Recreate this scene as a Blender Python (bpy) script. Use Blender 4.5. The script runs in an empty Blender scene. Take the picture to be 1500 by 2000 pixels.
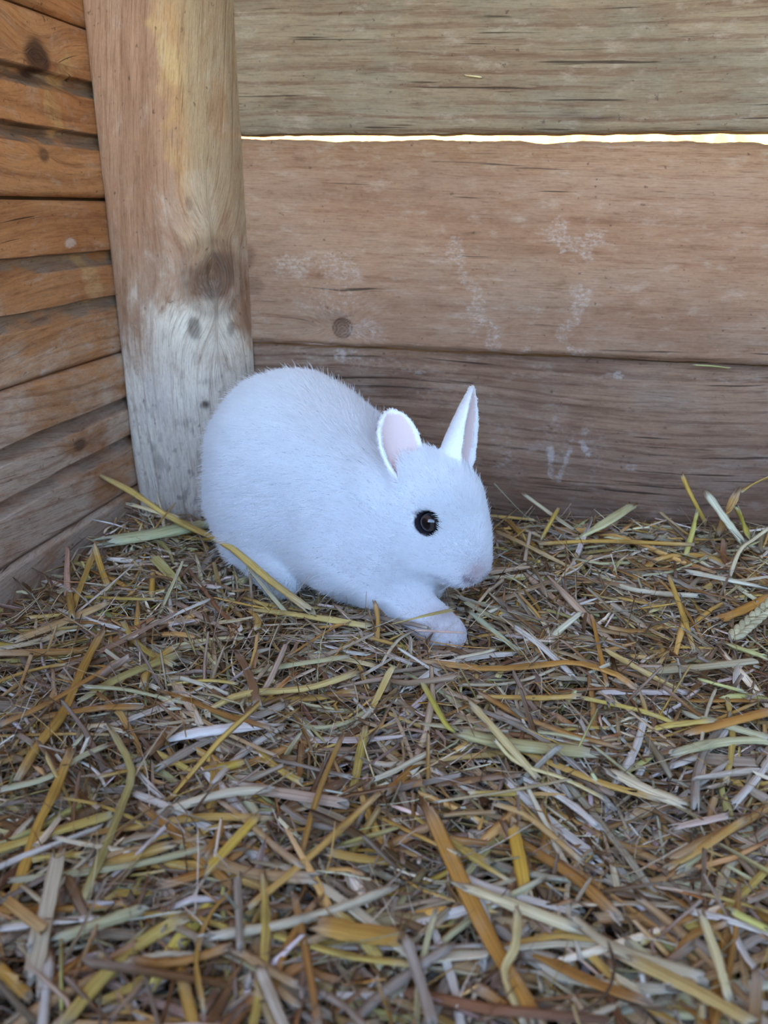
import bpy, math, numpy as np
from mathutils import Matrix, Vector
from mathutils.bvhtree import BVHTree
RNG = np.random.default_rng(7)
COL = bpy.context.scene.collection
SC = bpy.context.scene
R = np.radians
def V(*a): return np.array(a, float)

# ------------------------------------------------------------------ camera
# metres; x runs along the back wall, y into the hutch, z up; z = 0 is the level of the trodden straw
FPX, CAM = 1560.0, V(0, 0, .25)
YAW, PITCH, ROLL = R(12.4), R(20.8), R(.3)
FWD = V(-math.sin(YAW)*math.cos(PITCH), math.cos(YAW)*math.cos(PITCH), -math.sin(PITCH))
_r0 = V(math.cos(YAW), math.sin(YAW), 0); _u0 = np.cross(_r0, FWD)
RIGHT = _r0*math.cos(ROLL) + _u0*math.sin(ROLL); UP = -_r0*math.sin(ROLL) + _u0*math.cos(ROLL)
cam_d = bpy.data.cameras.new('camera'); cam_o = bpy.data.objects.new('camera', cam_d); COL.objects.link(cam_o)
cam_d.sensor_fit = 'VERTICAL'; cam_d.sensor_height = 36.0; cam_d.lens = 36.0*FPX/2000.0
cam_d.clip_start = .01; cam_d.clip_end = 200
cam_o.matrix_world = Matrix(((RIGHT[0], UP[0], -FWD[0], CAM[0]), (RIGHT[1], UP[1], -FWD[1], CAM[1]),
                             (RIGHT[2], UP[2], -FWD[2], CAM[2]), (0, 0, 0, 1)))
cam_d.dof.use_dof = True; cam_d.dof.focus_distance = .49; cam_d.dof.aperture_fstop = 10.0
SC.camera = cam_o

# ------------------------------------------------------------------ sky, sun, exposure
SUN_EL, SUN_AZ = R(52), R(186)          # azimuth: direction the sun stands in, from +x counter-clockwise
w = bpy.data.worlds.new('sky'); SC.world = w; w.use_nodes = True
nt = w.node_tree; nt.nodes.clear()
sky = nt.nodes.new('ShaderNodeTexSky'); sky.sky_type = 'NISHITA'; sky.sun_disc = False
sky.sun_elevation = SUN_EL; sky.sun_rotation = R(90) - SUN_AZ; sky.dust_density = .5; sky.air_density = 1.0; sky.ozone_density = 1.0
bg = nt.nodes.new('ShaderNodeBackground'); bg.inputs['Strength'].default_value = .30
wo = nt.nodes.new('ShaderNodeOutputWorld')
nt.links.new(sky.outputs[0], bg.inputs[0]); nt.links.new(bg.outputs[0], wo.inputs[0])
sun_d = bpy.data.lights.new('sun', 'SUN'); sun_o = bpy.data.objects.new('sun', sun_d); COL.objects.link(sun_o)
sun_d.energy = 7.0; sun_d.angle = R(.53); sun_d.color = (1.0, .93, .82)
sdir = Vector((math.cos(SUN_EL)*math.cos(SUN_AZ), math.cos(SUN_EL)*math.sin(SUN_AZ), math.sin(SUN_EL)))
sun_o.rotation_euler = sdir.to_track_quat('Z', 'Y').to_euler()
vs = SC.view_settings
vs.view_transform = 'Standard'; vs.look = 'None'; vs.gamma = 1.0; vs.use_curve_mapping = False
vs.exposure = 3.0
SC.cycles.use_denoising = True
SC.cycles.max_bounces = 7; SC.cycles.diffuse_bounces = 6; SC.cycles.glossy_bounces = 2
SC.cycles.use_adaptive_sampling = True; SC.cycles.adaptive_threshold = .1; SC.cycles.transparent_max_bounces = 8

# ------------------------------------------------------------------ helpers
def ray(px, py): return FWD*FPX + RIGHT*(px-750) - UP*(py-1000)
def on_z(px, py, z=0.):
    r = ray(px, py); return CAM + r*((z-CAM[2])/r[2])
def on_y(px, py, y):
    r = ray(px, py); return CAM + r*(y/r[1])
def on_x(px, py, x):
    r = ray(px, py); return CAM + r*(x/r[0])
def project(p):
    d = np.asarray(p) - CAM; z = d@FWD
    return np.stack([750 + FPX*(d@RIGHT)/z, 1000 - FPX*(d@UP)/z], -1), z
def srgb(r, g, b, k=1.0):
    c = np.array([r, g, b], float)/255
    return np.where(c <= .04045, c/12.92, ((c+.055)/1.055)**2.4)*k
def tag(o, label=None, cat=None, group=None, kind=None):
    if label: o['label'] = label
    if cat: o['category'] = cat
    if group: o['group'] = group
    if kind: o['kind'] = kind
    return o
def empty(name, loc=(0, 0, 0)):
    o = bpy.data.objects.new(name, None); o.location = loc; o.empty_display_size = .02; COL.objects.link(o); return o
def mesh(name, P, F, mat, parent=None, smooth=True, attrs=None):
    """P (n,3) world points, F list of index arrays; parent is assumed unrotated"""
    P = np.asarray(P, float)
    if parent is not None: P = P - np.array(parent.location)
    me = bpy.data.meshes.new(name)
    Fs = [np.asarray(f) for f in (F if isinstance(F, list) else [F]) if len(f)]
    me.vertices.add(len(P)); me.vertices.foreach_set('co', P.astype(np.float32).ravel())
    idx = np.concatenate([f.ravel() for f in Fs]); cnt = np.concatenate([np.full(len(f), f.shape[1]) for f in Fs])
    me.loops.add(len(idx)); me.loops.foreach_set('vertex_index', idx.astype(np.int32))
    me.polygons.add(len(cnt)); st = np.concatenate([[0], np.cumsum(cnt)[:-1]])
    me.polygons.foreach_set('loop_start', st.astype(np.int32)); me.polygons.foreach_set('loop_total', cnt.astype(np.int32))
    me.polygons.foreach_set('use_smooth', np.full(len(cnt), smooth))
    for k, a in (attrs or {}).items():
        a = np.asarray(a, np.float32)
        if a.ndim == 1: at = me.attributes.new(k, 'FLOAT', 'POINT'); at.data.foreach_set('value', a)
        elif a.shape[1] == 4: at = me.attributes.new(k, 'FLOAT_COLOR', 'POINT'); at.data.foreach_set('color', a.ravel())
        else: at = me.attributes.new(k, 'FLOAT_VECTOR', 'POINT'); at.data.foreach_set('vector', a.ravel())
    me.update(calc_edges=True); me.validate()
    if mat: me.materials.append(mat)
    o = bpy.data.objects.new(name, me); COL.objects.link(o)
    if parent is not None: o.parent = parent
    return o
# smooth value noise in numpy
_T = RNG.random((64, 64, 16)).astype(np.float32)
def vnoise(x, y, z=0.):
    x, y, z = np.broadcast_arrays(np.asarray(x, float), np.asarray(y, float), np.asarray(z, float))
    xi, yi, zi = np.floor(x).astype(int), np.floor(y).astype(int), np.floor(z).astype(int)
    fx, fy, fz = x-xi, y-yi, z-zi
    fx, fy, fz = [f*f*(3-2*f) for f in (fx, fy, fz)]
    g = lambda a, b, c: _T[(xi+a) % 64, (yi+b) % 64, (zi+c) % 16]
    L = lambda a, b, t: a+(b-a)*t
    return L(L(L(g(0,0,0), g(1,0,0), fx), L(g(0,1,0), g(1,1,0), fx), fy), L(L(g(0,0,1), g(1,0,1), fx), L(g(0,1,1), g(1,1,1), fx), fy), fz)
def fbm(x, y, z=0., o=4):
    s = 0.; a = .5
    for i in range(o): s = s + a*vnoise(x*2**i+i*7.3, y*2**i+i*3.1, z+i*1.7); a *= .5
    return s/(1-.5**o)
def sstep(a, b, x):
    t = np.clip((x-a)/(b-a), 0, 1); return t*t*(3-2*t)

# ------------------------------------------------------------------ materials
class NT:
    def __init__(s, name):
        s.m = bpy.data.materials.new(name); s.m.use_nodes = True; s.t = s.m.node_tree; s.t.nodes.clear()
        s.out = s.n('ShaderNodeOutputMaterial')
    def n(s, typ, **kw):
        d = s.t.nodes.new(typ)
        for k, v in kw.items(): setattr(d, k, v)
        return d
    def set(s, sock, v):
        if isinstance(v, bpy.types.NodeSocket): s.t.links.new(v, sock)
        elif v is not None:
            if hasattr(sock.default_value, '__len__') and not hasattr(v, '__len__'): v = [v]*len(sock.default_value)
            if hasattr(v, '__len__') and len(sock.default_value) == 4 and len(v) == 3: v = (*v, 1)
            sock.default_value = v
    def math(s, op, a, b=None, c=None, clamp=False):
        d = s.n('ShaderNodeMath', operation=op, use_clamp=clamp)
        s.set(d.inputs[0], a); s.set(d.inputs[1], b) if b is not None else 0
        if c is not None: s.set(d.inputs[2], c)
        return d.outputs[0]
    def attr(s, name, out='Color'): return s.n('ShaderNodeAttribute', attribute_name=name).outputs[out]
    def vmul(s, v, m):
        d = s.n('ShaderNodeVectorMath', operation='MULTIPLY'); s.set(d.inputs[0], v); s.set(d.inputs[1], m); return d.outputs[0]
    def noise(s, v, scale=1., detail=4., rough=.55, dist=0.):
        d = s.n('ShaderNodeTexNoise'); s.set(d.inputs['Vector'], v); s.set(d.inputs['Scale'], scale)
        s.set(d.inputs['Detail'], detail); s.set(d.inputs['Roughness'], rough); s.set(d.inputs['Distortion'], dist); return d.outputs[0]
    def ramp(s, f, lo, hi):
        d = s.n('ShaderNodeMapRange', clamp=True, interpolation_type='SMOOTHSTEP'); s.set(d.inputs[0], f); s.set(d.inputs[1], lo); s.set(d.inputs[2], hi); return d.outputs[0]
    def mix(s, f, a, b, mode='MIX'):
        d = s.n('ShaderNodeMix', data_type='RGBA', blend_type=mode); s.set(d.inputs[0], f); s.set(d.inputs[6], a); s.set(d.inputs[7], b); return d.outputs[2]
    def bump(s, h, strength=.3, dist=.001):
        d = s.n('ShaderNodeBump'); s.set(d.inputs['Height'], h); s.set(d.inputs['Strength'], strength); s.set(d.inputs['Distance'], dist); return d.outputs[0]
    def principled(s, color, rough=.8, normal=None, **kw):
        d = s.n('ShaderNodeBsdfPrincipled'); s.set(d.inputs['Base Color'], color); s.set(d.inputs['Roughness'], rough)
        if normal is not None: s.set(d.inputs['Normal'], normal)
        for k, v in kw.items(): s.set(d.inputs[k.replace('_', ' ')], v)
        s.t.links.new(d.outputs[0], s.out.inputs[0]); return d

def wood(name, light, mid, line, grey, ring=150., ringamt=.5, greyamt=.4, rough=.82, bumpk=.5, spacing=.009, lineamt=.4, linew=.55, k=(1, 1, 1), crack=.70):
    """gc = (along grain, across grain, seed) in metres; stain / dark / tint painted per vertex"""
    light, mid, line, grey = [tuple(np.asarray(c)*np.asarray(k)) for c in (light, mid, line, grey)]
    t = NT(name); gc = t.attr('gc', 'Vector')
    broad = t.noise(t.vmul(gc, (7, 16, 1)), 1, 3)
    flow = t.noise(t.vmul(gc, (5, 30, 1)), 1, 3)
    sep = t.n('ShaderNodeSeparateXYZ'); t.set(sep.inputs[0], gc)
    tt = t.math('MULTIPLY_ADD', flow, .012, sep.outputs[1])
    cmb = t.n('ShaderNodeCombineXYZ'); t.set(cmb.inputs[0], t.math('MULTIPLY', sep.outputs[0], 4.0)); t.set(cmb.inputs[1], t.math('MULTIPLY', tt, ring)); t.set(cmb.inputs[2], sep.outputs[2])
    rings = t.noise(cmb.outputs[0], 1, 3, .6)
    fib = t.noise(t.vmul(gc, (55, 1100, 1)), 1, 4, .7)
    fine = t.noise(t.vmul(gc, (320, 700, 3)), 1, 4, .65)
    scuff = t.noise(t.vmul(gc, (45, 120, 2)), 1, 6, .72)
    # late-wood lines
    ph = t.math('ADD', t.math('MULTIPLY', tt, 6.2832/spacing), t.math('MULTIPLY', t.noise(t.vmul(gc, (3.5, 40, 1)), 1, 3, .55), 7.5))
    ll = t.ramp(t.math('ADD', t.math('SINE', ph), t.math('MULTIPLY', t.math('SUBTRACT', fib, .5), 1.3)), linew, 1.15)
    c = t.mix(t.ramp(broad, .35, .68), mid, light)
    lf = t.ramp(rings, .46, .62)
    c = t.mix(t.math('MULTIPLY', lf, ringamt), c, line)
    g = t.ramp(t.noise(t.vmul(gc, (11, 24, 2)), 1, 6, .68), .42, .66)
    c = t.mix(t.math('MULTIPLY', g, greyamt), c, grey)
    tn = t.math('ADD', t.attr('tint', 'Alpha'), t.math('MULTIPLY', t.math('SUBTRACT', t.math('ADD', t.math('MULTIPLY', fib, .5), t.math('MULTIPLY', scuff, .5)), .5), 2.6))
    tn = t.math('MULTIPLY', t.ramp(tn, .12, .80), t.math('POWER', t.attr('tint', 'Alpha'), .55))
    c = t.mix(t.math('MULTIPLY', tn, .92), c, t.attr('tint', 'Color'))
    ll = t.math('MULTIPLY', ll, t.ramp(t.noise(t.vmul(gc, (9, 45, 4)), 1, 3, .6), .30, .60))
    c = t.mix(t.math('MULTIPLY', ll, lineamt), c, line)
    c = t.mix(t.math('MULTIPLY', t.ramp(fib, .47, .70), .52), c, t.mix(.45, line, tuple(srgb(70, 48, 34))))
    c = t.mix(t.math('MULTIPLY', t.ramp(scuff, .52, .72), .50), c, t.mix(.5, c, tuple(srgb(206, 190, 174))))
    c = t.mix(t.math('MULTIPLY', t.ramp(scuff, .47, .28), .52), c, t.mix(1., c, (.58, .52, .47), 'MULTIPLY'))
    # old grime specks
    sp = t.ramp(t.noise(t.vmul(gc, (170, 220, 1)), 1, 3, .6), .66, .73)
    c = t.mix(t.math('MULTIPLY', sp, .55), c, tuple(srgb(52, 38, 28)))
    # thin drying cracks
    ck = t.ramp(t.noise(t.vmul(gc, (11, 420, 5)), 1, 2, .5), crack, crack+.06)
    c = t.mix(t.math('MULTIPLY', ck, .8), c, tuple(srgb(46, 33, 25)))
    dk = t.math('MULTIPLY', t.attr('dark', 'Fac'), t.math('MULTIPLY_ADD', t.math('ADD', fib, scuff), .9, .02), clamp=True)
    c = t.mix(dk, c, tuple(srgb(62, 42, 32)))
    sa = t.attr('stain', 'Fac')
    stn = t.math('ADD', sa, t.math('MULTIPLY', t.math('SUBTRACT', t.noise(t.vmul(gc, (260, 420, 1)), 1, 6, .7), .5), 2.2))
    stn = t.math('MULTIPLY', t.ramp(stn, .30, 1.25), t.ramp(sa, .02, .60))
    c = t.mix(t.math('MULTIPLY', stn, .62), c, tuple(srgb(204, 190, 180)))
    c = t.mix(t.math('MULTIPLY_ADD', fine, .9, -.25, clamp=True), c, t.mix(1., c, (.60, .57, .54), 'MULTIPLY'))
    h = t.math('ADD', t.math('MULTIPLY', fib, .7), t.math('MULTIPLY', t.math('ADD', scuff, t.math('MULTIPLY', fine, .5)), .7))
    h = t.math('SUBTRACT', t.math('ADD', h, t.math('MULTIPLY', ll, -.35)), t.math('MULTIPLY', ck, 1.2))
    t.principled(c, rough, t.bump(h, bumpk, .0014), Specular_IOR_Level=.25)
    return t.m
def plain(name, col, rough=.8, col2=None, scale=40., bumpk=.2, **kw):
    t = NT(name); co = t.n('ShaderNodeTexCoord').outputs['Object']; nz = t.noise(co, scale, 4)
    c = t.mix(t.ramp(nz, .3, .7), tuple(col), tuple(col2 if col2 is not None else np.array(col)*.7))
    t.principled(c, rough, t.bump(nz, bumpk, .002), **kw); return t.m
# ------------------------------------------------------------------ the hutch shell
D = .645            # inner face of the back wall
XL = -.3574         # inner face of the left wall
POST_X = -.2570
def grid_faces(nu, nv):
    i = np.arange(nu-1)[:, None]; j = np.arange(nv-1)[None, :]; a = (i*nv+j)
    return np.stack([a, a+nv, a+nv+1, a+1], -1).reshape(-1, 4)
def board(name, mat, parent, u, v, pos, back, gc, paint=None, smooth=True):
    """front face = grid over (u, v); pos(U, V) -> points; back = vector to the rear face"""
    U, Vv = np.meshgrid(u, v, indexing='ij'); P = pos(U, Vv); nu, nv = U.shape
    front = P.reshape(-1, 3)
    # border ring goes round to the rear as a thick edge
    ring = np.concatenate([np.arange(nv), np.arange(1, nu)*nv+nv-1, (nu-1)*nv+np.arange(nv-2, -1, -1), np.arange(nu-2, 0, -1)*nv])
    rear = front[ring] + back; n0 = len(front); m = len(ring)
    k = np.arange(m); side = np.stack([ring[k], ring[(k+1) % m], n0+m+(k+1) % m, n0+m+k], 1)
    edge = front[ring]                       # doubled so that the edge shades crisply
    Q = np.concatenate([front, edge, rear]); side = np.stack([n0+k, n0+(k+1) % m, n0+m+(k+1) % m, n0+m+k], 1)
    cap = (n0+m+k)[None, ::-1]
    a = {'gc': gc(U, Vv).reshape(-1, 3)}
    for key, w_ in (('stain', 1), ('dark', 1), ('tint', 4)):
        z = np.zeros(U.shape if w_ == 1 else U.shape+(4,)); a[key] = z
    if paint: paint(U, Vv, a)
    for key in a:
        x = a[key].reshape(n0, -1) if key != 'gc' else a[key]
        e = x[ring]; e2 = e.copy()
        if key == 'gc': e2 = e + V(0, .03, .3)
        x = np.concatenate([x, e, e2]); a[key] = x if x.shape[1] > 1 else x[:, 0]
    F = [grid_faces(nu, nv), side, cap]
    # make the front face towards -back
    o = mesh(name, Q, F, mat, parent, smooth, a); return o
def over(tint, c, m):
    a0 = tint[..., 3]; a1 = m+a0*(1-m); k = (m/np.maximum(a1, 1e-6))[..., None]
    tint[..., :3] = tint[..., :3]*(1-k)+np.asarray(c)*k; tint[..., 3] = a1
def blob(U, Vv, x, y, rx, ry, rot=0., wob=.35, sc=90.):
    dx, dy = U-x, Vv-y; c, s = math.cos(rot), math.sin(rot); a, b = dx*c+dy*s, -dx*s+dy*c
    d = np.sqrt((a/rx)**2+(b/ry)**2) + wob*(fbm(U*sc, Vv*sc, x*31)-.5)*2
    return 1-sstep(.55, 1.15, d)
def drip(U, Vv, pts, r, wob=.5):
    best = np.full(U.shape, 9.)
    for (x0, y0), (x1, y1) in zip(pts[:-1], pts[1:]):
        d = V(x1-x0, y1-y0); t = np.clip(((U-x0)*d[0]+(Vv-y0)*d[1])/(d@d), 0, 1)
        best = np.minimum(best, np.hypot(U-x0-t*d[0], Vv-y0-t*d[1]))
    return 1-sstep(.5, 1.2, best/r + wob*(fbm(U*120, Vv*120, r*999)-.5)*2)

M_top = wood('weathered_grey_board', srgb(162,146,126), srgb(146,128,108), srgb(112,82,64), srgb(136,134,122), ring=170, ringamt=.35, greyamt=.5, bumpk=.6, spacing=.0095, lineamt=.65, linew=.3, crack=.67, k=(.86, .80, .72))
M_mid = wood('pinkish_board', srgb(196,158,132), srgb(180,140,114), srgb(148,106,80), srgb(190,166,148), ring=85, ringamt=.35, greyamt=.35, bumpk=.45, spacing=.016, lineamt=.38, k=(.66, .62, .57))
M_bot = wood('grey_brown_board', srgb(170,142,122), srgb(148,121,104), srgb(100,72,58), srgb(158,146,138), ring=120, ringamt=.4, greyamt=.55, bumpk=.6, spacing=.0085, lineamt=.6, linew=.3, crack=.64, k=(.90, .78, .66))
M_left = wood('orange_brown_board', srgb(204,156,114), srgb(182,134,96), srgb(132,88,60), srgb(186,158,132), ring=110, ringamt=.4, greyamt=.4, bumpk=.6, spacing=.011, lineamt=.45, k=(.92, .76, .58))
M_post = wood('tan_post_wood', srgb(200,160,132), srgb(184,143,114), srgb(146,102,72), srgb(196,174,156), ring=75, ringamt=.35, greyamt=.35, bumpk=.7, spacing=.012, lineamt=.35, k=(.73, .68, .64))
M_floor = wood('floor_board', srgb(120,90,66), srgb(98,72,52), srgb(70,50,38), srgb(100,88,78))

wall_back = tag(empty('wall_back', (0, D, .2)), 'weathered wide-plank back wall of the wooden hutch', kind='structure')
def bz(px, py): return on_y(px, py, D)
XB0, XB1 = XL-.03, .62
def lin(p, q):
    a, b = bz(*p), bz(*q)
    return lambda x: a[2]+(b[2]-a[2])*(x-a[0])/(b[0]-a[0])
e_top_bot = lin((465, 262), (1500, 256)); e_mid_top = lin((470, 273), (1500, 279))
e_mid_bot = lin((495, 667), (1500, 715)); e_bot_top = lin((497, 675), (1500, 719))
def back_board(name, mat, lo, hi, dy, seed, paint=None, rag=(.0006, .0006), n=(420, 96), relief=.0009, thick=.022):
    u = np.linspace(XB0, XB1, n[0]); v = np.linspace(0, 1, n[1])
    def zz(U, W):
        a = lo(U)+rag[0]*(fbm(U*60, U*0+seed, 2, 5)-.5)*4; b = hi(U)+rag[1]*(fbm(U*45, U*0+seed+5, 3, 5)-.5)*4
        return a+(b-a)*W
    def pos(U, W):
        Z = zz(U, W); e = np.minimum(W, 1-W)*(hi(0.)-lo(0.)); rnd = .004*np.clip(1-e/.005, 0, 1)**2
        rel = relief*(fbm(U*6, Z*130, seed, 3)-.5)*2 + .0012*(fbm(U*9, Z*9, seed+2, 2)-.5)*2
        return np.stack([U, D+dy+rnd-rel, Z], -1)
    def gc(U, W):
        Z = zz(U, W); warp = paint(U, Z, None) if paint else 0.
        return np.stack([U, Z+warp, np.full(U.shape, seed*1.0)], -1)
    return board(name, mat, wall_back, u, v, pos, V(0, thick, 0), gc, (lambda U, W, a: paint(U, zz(U, W), a)) if paint else None)
def bpx(*pts): return [tuple(bz(*p)[[0, 2]]) for p in pts]
def paint_top(U, Z, a):
    if a is None: return .004*np.sin(U*9+1)*1.0
    a['dark'] += .55*sstep(.62, .8, fbm(U*14, Z*90, 4, 4))*sstep(.09, .0, Z-e_top_bot(U))
    a['tint'][..., :3] = srgb(126,122,106); a['tint'][..., 3] = .55*sstep(.40, .65, fbm(U*7, Z*16, 9, 3))*sstep(-.2, .05, U)
    x, z = bz(330+370, 14)[[0, 2]]; a['stain'] += .5*blob(U, Z, x, z, .010, .004)
def paint_mid(U, Z, a):
    kx, kz = bz(669, 641)[[0, 2]]; dx, dz = U-kx, Z-kz; rr = np.hypot(dx, dz)
    if a is None: return .011*np.exp(-(rr/.022)**2)*np.sign(dz)*(1-np.exp(-(rr/.006)**2)) + .006*np.sin(U*7+.6)*sstep(.15, .3, Z)
    a['dark'] += .85*(1-sstep(.0062, .0080, rr))*(.65+.35*np.sin(rr*2600)) + .9*np.exp(-((rr-.0078)/.0007)**2)
    st = a['stain']
    for pts, r, k in [(((885,480),(905,530),(935,590),(940,620)), .007, .75), (((930,600),(925,640)), .008, .6), (((968,640),(960,668),(965,680)), .006, .8),
                      (((985,520),(990,560),(985,590),(990,640)), .0035, .5), (((1060,560),(1052,600),(1035,640),(1028,690)), .004, .55),
                      (((1090,445),(1100,478)), .006, 1.0), (((1078,458),(1100,470)), .004, .8), (((1128,478),(1165,468)), .006, 1.1), (((1145,478),(1140,495)), .006, 1.0), (((1150,432),(1148,462)), .003, .5),
                      (((1150,495),(1138,545),(1130,570)), .0025, .5), (((1118,568),(1145,580),(1130,602)), .006, .95), (((1122,602),(1140,590)), .004, .9),
                      (((1125,628),(1098,645),(1095,655)), .005, .95), (((1098,655),(1115,688)), .003, .7), (((1112,692),(1130,694)), .006, 1.0),
                      (((1340,540),(1325,560)), .007, .4), (((1325,620),(1340,650)), .006, .35), (((1050,450),(1065,455)), .003, .6), (((1020,685),(1028,690)), .004, .8)]:
        st += .72*k*drip(U, Z, bpx(*pts), r*1.15, .8)
    for px, py, rx, ry, k in [(640,500,.035,.018,.32), (560,520,.020,.010,.30), (720,650,.022,.014,.36), (620,560,.05,.03,.24), (700,600,.06,.03,.22), (870,480,.02,.016,.22), (1120,420,.02,.008,.25)]:
        x, z = bz(px, py)[[0, 2]]; st += k*blob(U, Z, x, z, rx, ry, 0, .6)
    np.minimum(st, .58, out=st)
    for px, py, rx, ry, k in [(480,500,.010,.010,.45), (495,560,.010,.010,.35), (650,620,.02,.006,.25)]:
        x, z = bz(px, py)[[0, 2]]; a['dark'] += k*blob(U, Z, x, z, rx, ry)
    a['tint'][..., :3] = srgb(144,108,72); a['tint'][..., 3] = .5*sstep(-.045, -.0, Z-e_mid_top(U))*sstep(.35, .6, fbm(U*5, Z*12, 3, 3)+.1)
def paint_bot(U, Z, a):
    if a is None: return -.10*(np.clip(U+.02, 0, 1))*.55+.008*np.sin(U*11)
    st = a['stain']
    for px, py, rx, ry, k in [(980,860,.016,.02,.42),(1090,860,.018,.018,.45),(1000,920,.02,.02,.45),(1160,880,.012,.03,.4),(1070,800,.02,.012,.35),(1235,700,.008,.003,.6),(1210,735,.006,.004,.9),(690,700,.02,.012,.5),(780,715,.02,.008,.4),(600,690,.03,.012,.35),(1280,880,.02,.016,.3),(1230,915,.007,.005,.6),(850,770,.03,.02,.35),(1330,800,.03,.008,.2),(1110,745,.02,.006,.3),(1140,840,.005,.005,.5)]:
        x, z = bz(px, py)[[0, 2]]; st += k*blob(U, Z, x, z, rx, ry, 0, .7)
    st += .7*drip(U, Z, bpx((1075,880),(1075,930),(1090,940),(1115,880)), .003) + .5*drip(U, Z, bpx((1135,865),(1150,892)), .0025)
    a['dark'] += .4*sstep(.055, .0, Z)*sstep(.35, .6, fbm(U*9, Z*40, 2, 3)) + .35*blob(U, Z, *bpx((780, 760))[0], .03, .012) + .5*np.exp(-((Z-e_bot_top(U))/.006)**2)*sstep(-.2, .1, U)  # dark top band towards the right: shadow under the middle plank, painted in
    a['dark'] += .8*np.exp(-((Z-bz(1000, 877)[2]+.06*(U-bz(1000,877)[0]))/.0006)**2)*(np.abs(U-bz(960, 877)[0]) < .03)
    a['tint'][..., :3] = srgb(148,112,84); a['tint'][..., 3] = .55*blob(U, Z, *bpx((1290, 870))[0], .07, .03, -.25, .5) + .5*sstep(.6, .75, fbm(U*4, (Z+.3*U)*30, 5, 2))*sstep(0, .1, U)
back_board('plank', M_top, e_top_bot, lambda x: .487+0*x, -.001, 1.3, paint_top, rag=(.0007, .0005))
back_board('plank', M_mid, e_mid_bot, e_mid_top, 0., 2.1, paint_mid, rag=(.0006, .0015), n=(700, 130))
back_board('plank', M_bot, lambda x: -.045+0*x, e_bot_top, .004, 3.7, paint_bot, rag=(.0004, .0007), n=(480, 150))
back_board('plank', M_top, lambda x: .490+0*x, lambda x: .74+0*x, .001, 5.1, None, n=(120, 30))

# left wall: boards with two routed grooves each
wall_left = tag(empty('wall_left', (XL, .3, .2)), 'orange-brown left wall of horizontal boards with routed grooves', kind='structure')
def left_board(z0, z1, grooves, seed, paint=None, nz=120):
    u = np.linspace(D+.02, -.20, 360); v = np.unique(np.concatenate([np.linspace(z0, z1, nz)] + [np.linspace(g-.007, g+.007, 15) for g in grooves]))
    def pos(Y, Z):
        e = np.minimum(Z-z0, z1-Z); dep = .004*np.clip(1-e/.004, 0, 1)**2
        for g in grooves:                                  # sharp upper lip, sloping lower side
            q = (Z-g-.0012*(fbm(Y*14, Z*0+g*50, seed, 3)-.5)*2)/.0060
            dep = dep + .0095*np.where(q > 0, np.clip((1-q)/.30, 0, 1), np.clip(1+q, 0, 1)**.8)*(np.abs(q) < 1)
        rel = .0013*(fbm(Y*9, Z*60, seed, 4)-.5)*2 + .0016*(fbm(Y*14, Z*20, seed+4, 2)-.5)*2
        return np.stack([XL-dep+rel, Y, Z], -1)
    def gc(Y, Z):
        return np.stack([Y, Z+.010*np.sin(Y*13+seed*3)+(paint(Y, Z, None) if paint else 0), np.full(Y.shape, seed)], -1)
    def pt(Y, Z, a):
        gm = np.zeros(Y.shape)
        for g in grooves: gm = np.maximum(gm, 1-sstep(.0050, .0068, np.abs(Z-g)))
        a['tint'][..., :3] = srgb(128,110,94); a['tint'][..., 3] = .8*gm*sstep(.25, .5, fbm(Y*30, Z*60, seed, 3))
        low = sstep(.26, .06, Z)                            # lower boards are paler
        pale = .80*low*(.45+.55*sstep(.34, .60, fbm(Y*18, Z*30, seed+1, 4)))*(1-.5*gm)
        over(a['tint'], srgb(214,190,166), pale)
        if paint: paint(Y, Z, a)
    board('plank', M_left, wall_left, u, v, pos, V(-.02, 0, 0), gc, pt)
def lx(px, py): return on_x(px, py, XL)[[1, 2]]
def knots(lst):
    def f(Y, Z, a):
        w_ = 0.
        for (px, py, ry, rz, k) in lst:
            y, z = lx(px, py); rr = np.sqrt(((Y-y)/ry)**2+((Z-z)/rz)**2)
            if a is None: w_ = w_ + rz*1.1*np.exp(-(rr/2.2)**2)*np.sign(Z-z)*(1-np.exp(-(rr/.7)**2))
            else: a['dark'] += k*(1-sstep(.6, 1.15, rr+.35*(fbm(Y*120, Z*120, 1, 3)-.5)))
        return w_ if a is None else None
    return f
def chain(*fs):
    def f(Y, Z, a):
        if a is None: return sum((g(Y, Z, None) for g in fs if g(Y, Z, None) is not None), np.zeros(Y.shape))
        for g in fs: g(Y, Z, a)
    return f
def lstains(lst):
    def f(Y, Z, a):
        if a is None: return np.zeros(Y.shape)
        for (px, py, ry, rz, k) in lst: y, z = lx(px, py); a['stain'] += k*blob(Y, Z, y, z, ry, rz, 0, .6)
    return f
def raw(lst):
    def f(Y, Z, a):
        if a is None: return np.zeros(Y.shape)
        for (px, py, ry, rz, k) in lst:
            y, z = lx(px, py); b = k*blob(Y, Z, y, z, ry, rz, .5, .7, 130)
            over(a['tint'], srgb(210,170,112), b)
    return f
SEAM = [.0185, .1362, .2555, .3724, .49]
left_board(-.045, SEAM[0]-.0006, [], 1.1)
left_board(SEAM[0]+.0006, SEAM[1]-.0006, [.0600, .0945], 2.2, chain(knots([(155, 868, .010, .006, .7)]), lstains([(80, 905, .02, .008, .4), (20, 1000, .03, .01, .4)])))
left_board(SEAM[1]+.0006, SEAM[2]-.0012, [.1775, .2125], 3.3, chain(lstains([(138, 474, .008, .0035, 1.1), (86, 728, .005, .003, 1.2), (190, 640, .02, .02, .4)]), raw([(180, 545, .014, .02, .45)])))
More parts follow.
